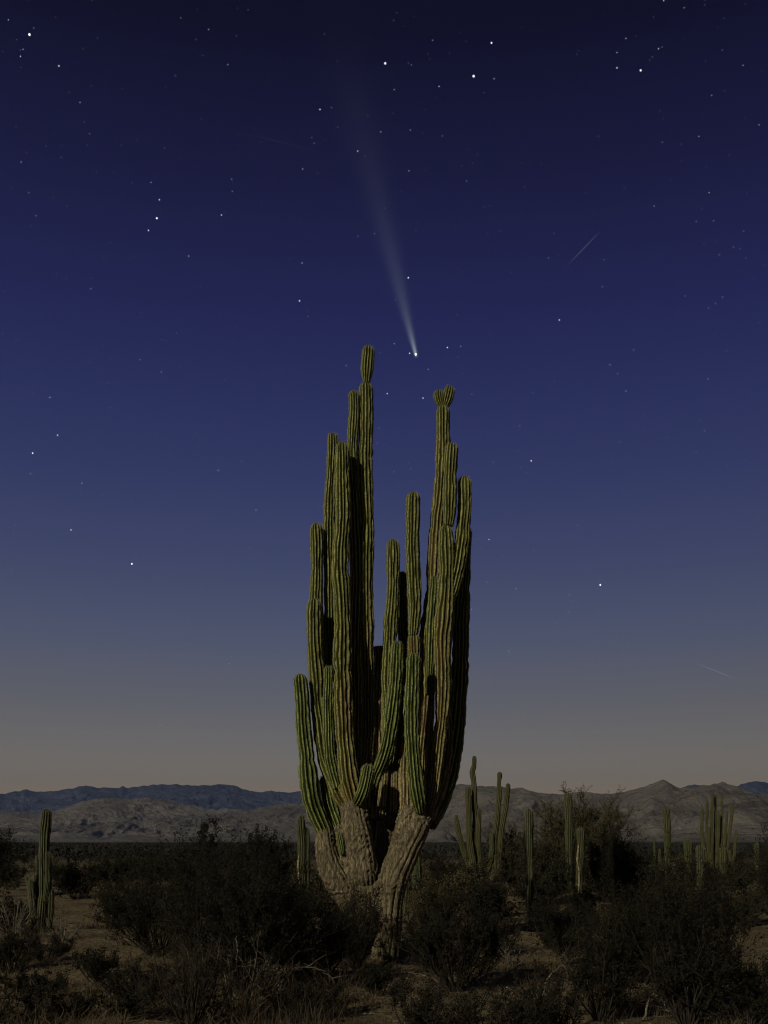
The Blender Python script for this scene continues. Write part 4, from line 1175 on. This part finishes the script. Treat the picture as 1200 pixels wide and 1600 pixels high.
mids = [(13, 31), (36, 77), (125, 160), (140, 209), (257, 231), (326, 46), (356, 101), (274, 118), (473, 264), (491, 224), (142, 451), (252, 581), (219, 562), (1186, 195), (1108, 301), (935, 213),
        (1162, 361), (1088, 346), (1115, 345), (941, 448), (48, 740), (18, 890), (889, 956), (806, 920), (1101, 673), (1088, 707), (400, 797), (541, 571), (669, 577), (472, 411), (585, 365), (559, 369), (978, 60),
        (964, 82), (1161, 102), (1112, 149), (976, 293), (1022, 322), (1035, 222), (1092, 213), (1129, 464), (1118, 474), (953, 570), (978, 611), (990, 547), (865, 596), (812, 665), (902, 821), (890, 930),
        (157, 970), (358, 1037), (128, 755), (377, 721), (33, 253), (45, 301), (56, 337), (772, 123), (729, 283), (639, 267), (616, 140), (507, 53), (615, 32), (676, 63), (518, 168), (641, 203), (595, 206), (1069, 12),
        (1146, 386), (1124, 398), (857, 403), (487, 215), (795, 1017), (250, 1133), (884, 1146), (1106, 592), (965, 584), (720, 541), (616, 537), (295, 400), (236, 285), (362, 280), (363, 299)]
for i, (x, y) in enumerate(mids):
    star(x, y, 2.0 + 0.5 * ((i * 7) % 3) / 2, 2 if i % 3 == 0 else 1, 'small faint star, one of many pinpoints across the night sky', 'faint stars across the sky')
for i in range(165):
    y = 1150 * rs.random() ** 1.35; x = rs.uniform(2, 1198)
    star(x, y, rs.uniform(1.5, 2.1), 0 if y < 800 or rs.random() < .5 else 1, 'small faint star, one of many pinpoints across the night sky', 'faint stars across the sky')


def star_field():
    """the dimmest stars, past the number anyone could count"""
    t = np.array([[1, 0, 0], [-1, 0, 0], [0, 1, 0], [0, -1, 0], [0, 0, 1], [0, 0, -1]], float)
    of = np.array([[0, 2, 4], [2, 1, 4], [1, 3, 4], [3, 0, 4], [2, 0, 5], [1, 2, 5], [3, 1, 5], [0, 3, 5]])
    n = 420
    x = rs.uniform(-500, 1700, n); y = 1180 - 1500 * rs.random(n) ** .8
    d = R_SKY / np.sqrt(1 + ((x - 600) / F) ** 2 + ((YH - y) / F) ** 2)
    c = np.stack([(x - 600) / F * d, d, (YH - y) / F * d], 1)
    s = rs.uniform(.5, .85, n) / F * d
    v = (t[None] * s[:, None, None] + c[:, None]).reshape(-1, 3)
    f = (of[None] + (np.arange(n) * 6)[:, None, None]).reshape(-1, 3)
    tag(link('star_field', new_mesh('star_field', v, [f], [SM[0]], smooth=False)), 'dust of the dimmest stars over the whole sky', 'stars', kind='stuff')


star_field()


def comet():
    Rc = 50000.0
    hx, hz = (649.5 - 600) / F, (YH - 553.5) / F
    d = Rc / math.sqrt(1 + hx * hx + hz * hz)
    head = Vector((hx * d, d, CAM_H + hz * d))
    ex, ez = (512 - 600) / F, (YH + 10) / F
    # tail end on the plane square to the sight line at the head
    view = (head - Vector((0, 0, CAM_H))).normalized()
    dirv = Vector((ex, 1, ez)).normalized()
    end = Vector((0, 0, CAM_H)) + dirv * (Rc / dirv.dot(view))
    axis = end - head; L = axis.length; axis.normalize()
    upx = F / Rc                                       # px per metre, roughly, at the head
    root = empty('comet', head, 'pale comet with a long fading tail above the cactus', 'comet')
    rot = axis.to_track_quat('Z', 'Y')
    root.rotation_mode = 'QUATERNION'; root.rotation_quaternion = rot
    m1 = emit_mat('comet_nucleus_glow', (.93, 1.0, .80), 1.5)
    v = []; n = 20; rows = 12
    for i in range(rows + 1):
        a = math.pi * i / rows
        for j in range(n):
            b = 2 * math.pi * j / n
            v.append((math.sin(a) * math.cos(b), math.sin(a) * math.sin(b), -math.cos(a) * 1.25))
    idx = np.arange(len(v)).reshape(rows + 1, n)
    a = idx[:-1]; b = np.roll(a, -1, 1); c = idx[1:]; dd = np.roll(c, -1, 1)
    q = np.stack([a, b, dd, c], -1).reshape(-1, 4)
    hr = 1.35 / upx
    link('head', new_mesh('head', np.array(v) * hr, [q], [m1]), root)
    # tail: closed cone of glowing gas
    def sig(z): return (1.8 + 0.076 * z * upx) / upx
    zs = np.concatenate([[-9 / upx], np.linspace(-5 / upx, L, 30)])
    V = []; n = 28
    for k, z in enumerate(zs):
        r = sig(max(z, 0)) * 2.6
        if k == 0: r *= .3
        for j in range(n):
            V.append((r * math.cos(2 * math.pi * j / n), r * math.sin(2 * math.pi * j / n), z))
    V.append((0, 0, zs[0])); V.append((0, 0, zs[-1]))
    idx = np.arange(len(zs) * n).reshape(len(zs), n)
    a = idx[:-1]; b = np.roll(a, -1, 1); c = idx[1:]; dd = np.roll(c, -1, 1)
    q = np.stack([a, b, dd, c], -1).reshape(-1, 4)
    t = np.vstack([np.stack([np.roll(idx[0], -1), idx[0], np.full(n, len(V) - 2)], -1), np.stack([idx[-1], np.roll(idx[-1], -1), np.full(n, len(V) - 1)], -1)])
    m = bpy.data.materials.new('comet_tail_gas'); m.use_nodes = True
    nt = m.node_tree
    for x in list(nt.nodes): nt.nodes.remove(x)
    o = nt.nodes.new('ShaderNodeOutputMaterial'); em = nt.nodes.new('ShaderNodeEmission')
    nt.links.new(em.outputs[0], o.inputs['Volume'])
    sp = nt.nodes.new('ShaderNodeSeparateXYZ'); nt.links.new(objco(nt), sp.inputs[0])
    z = mathn(nt, 'MAXIMUM', mathn(nt, 'MULTIPLY', sp.outputs['Z'], upx), 0.0)              # px along the tail
    sg = mathn(nt, 'ADD', mathn(nt, 'MULTIPLY', z, 0.076), 1.8)
    r2 = mathn(nt, 'ADD', mathn(nt, 'MULTIPLY', sp.outputs['X'], sp.outputs['X']), mathn(nt, 'MULTIPLY', sp.outputs['Y'], sp.outputs['Y']))
    rr = mathn(nt, 'MULTIPLY', mathn(nt, 'SQRT', r2), upx)
    q2 = mathn(nt, 'DIVIDE', rr, sg)
    g = mathn(nt, 'EXPONENT', mathn(nt, 'MULTIPLY', mathn(nt, 'MULTIPLY', q2, q2), -1.0))
    A1 = mathn(nt, 'MULTIPLY', mathn(nt, 'EXPONENT', mathn(nt, 'DIVIDE', z, -13.0)), 0.26)
    A2 = mathn(nt, 'MULTIPLY', mathn(nt, 'EXPONENT', mathn(nt, 'DIVIDE', z, -68.0)), 0.062)
    A3 = mathn(nt, 'MULTIPLY', mathn(nt, 'EXPONENT', mathn(nt, 'DIVIDE', z, -230.0)), 0.0085)
    A = mathn(nt, 'ADD', mathn(nt, 'ADD', A1, A2), A3)
    fr = mathn(nt, 'MINIMUM', mathn(nt, 'MAXIMUM', mathn(nt, 'DIVIDE', mathn(nt, 'SUBTRACT', L * upx, z), L * upx * 0.3), 0.0), 1.0)
    front = mrange(nt, sp.outputs['Z'], -5 / upx, 1 / upx)
    st = mathn(nt, 'DIVIDE', mathn(nt, 'MULTIPLY', mathn(nt, 'MULTIPLY', A, g), mathn(nt, 'MULTIPLY', fr, front)), mathn(nt, 'MULTIPLY', sg, 1.7725 / upx))
    em.inputs[0].default_value = (.84, .97, 1.0, 1)
    nt.links.new(st, em.inputs[1])
    m.cycles.emission_sampling = 'NONE'
    try: m.cycles.volume_step_rate = 0.04
    except Exception: pass
    link('tail', new_mesh('tail', V, [q, t], [m]), root)



comet()


def meteor(x0, y0, x1, y1, w, lum, label):
    a, b = (np.array([(x - 600) / F, 1.0, (YH - y) / F]) * 52000 for x, y in ((x0, y0), (x1, y1)))
    u = np.linspace(0, 1, 12)[:, None]
    p = (b - a) * u
    r = np.sin(np.linspace(0.05, math.pi - 0.05, 12)) * w / 2 / F * 52000
    v, q = tubes(p[None], r[None], 8)
    o = link('meteor', new_mesh('meteor', v, [q], [emit_mat('meteor_glow', (.55, .62, 1.0), lum)]), None, a + np.array([0, 0, CAM_H]))
    tag(o, label, 'meteor')


meteor(886, 415, 938, 361, 1.0, .13, 'thin faint diagonal meteor streak in the upper right sky')
meteor(372, 206, 500, 237, .8, .034, 'very faint nearly level meteor streak left of the comet tail')
meteor(1088, 1036, 1152, 1062, .9, .30, 'faint sloping meteor streak low in the right sky')
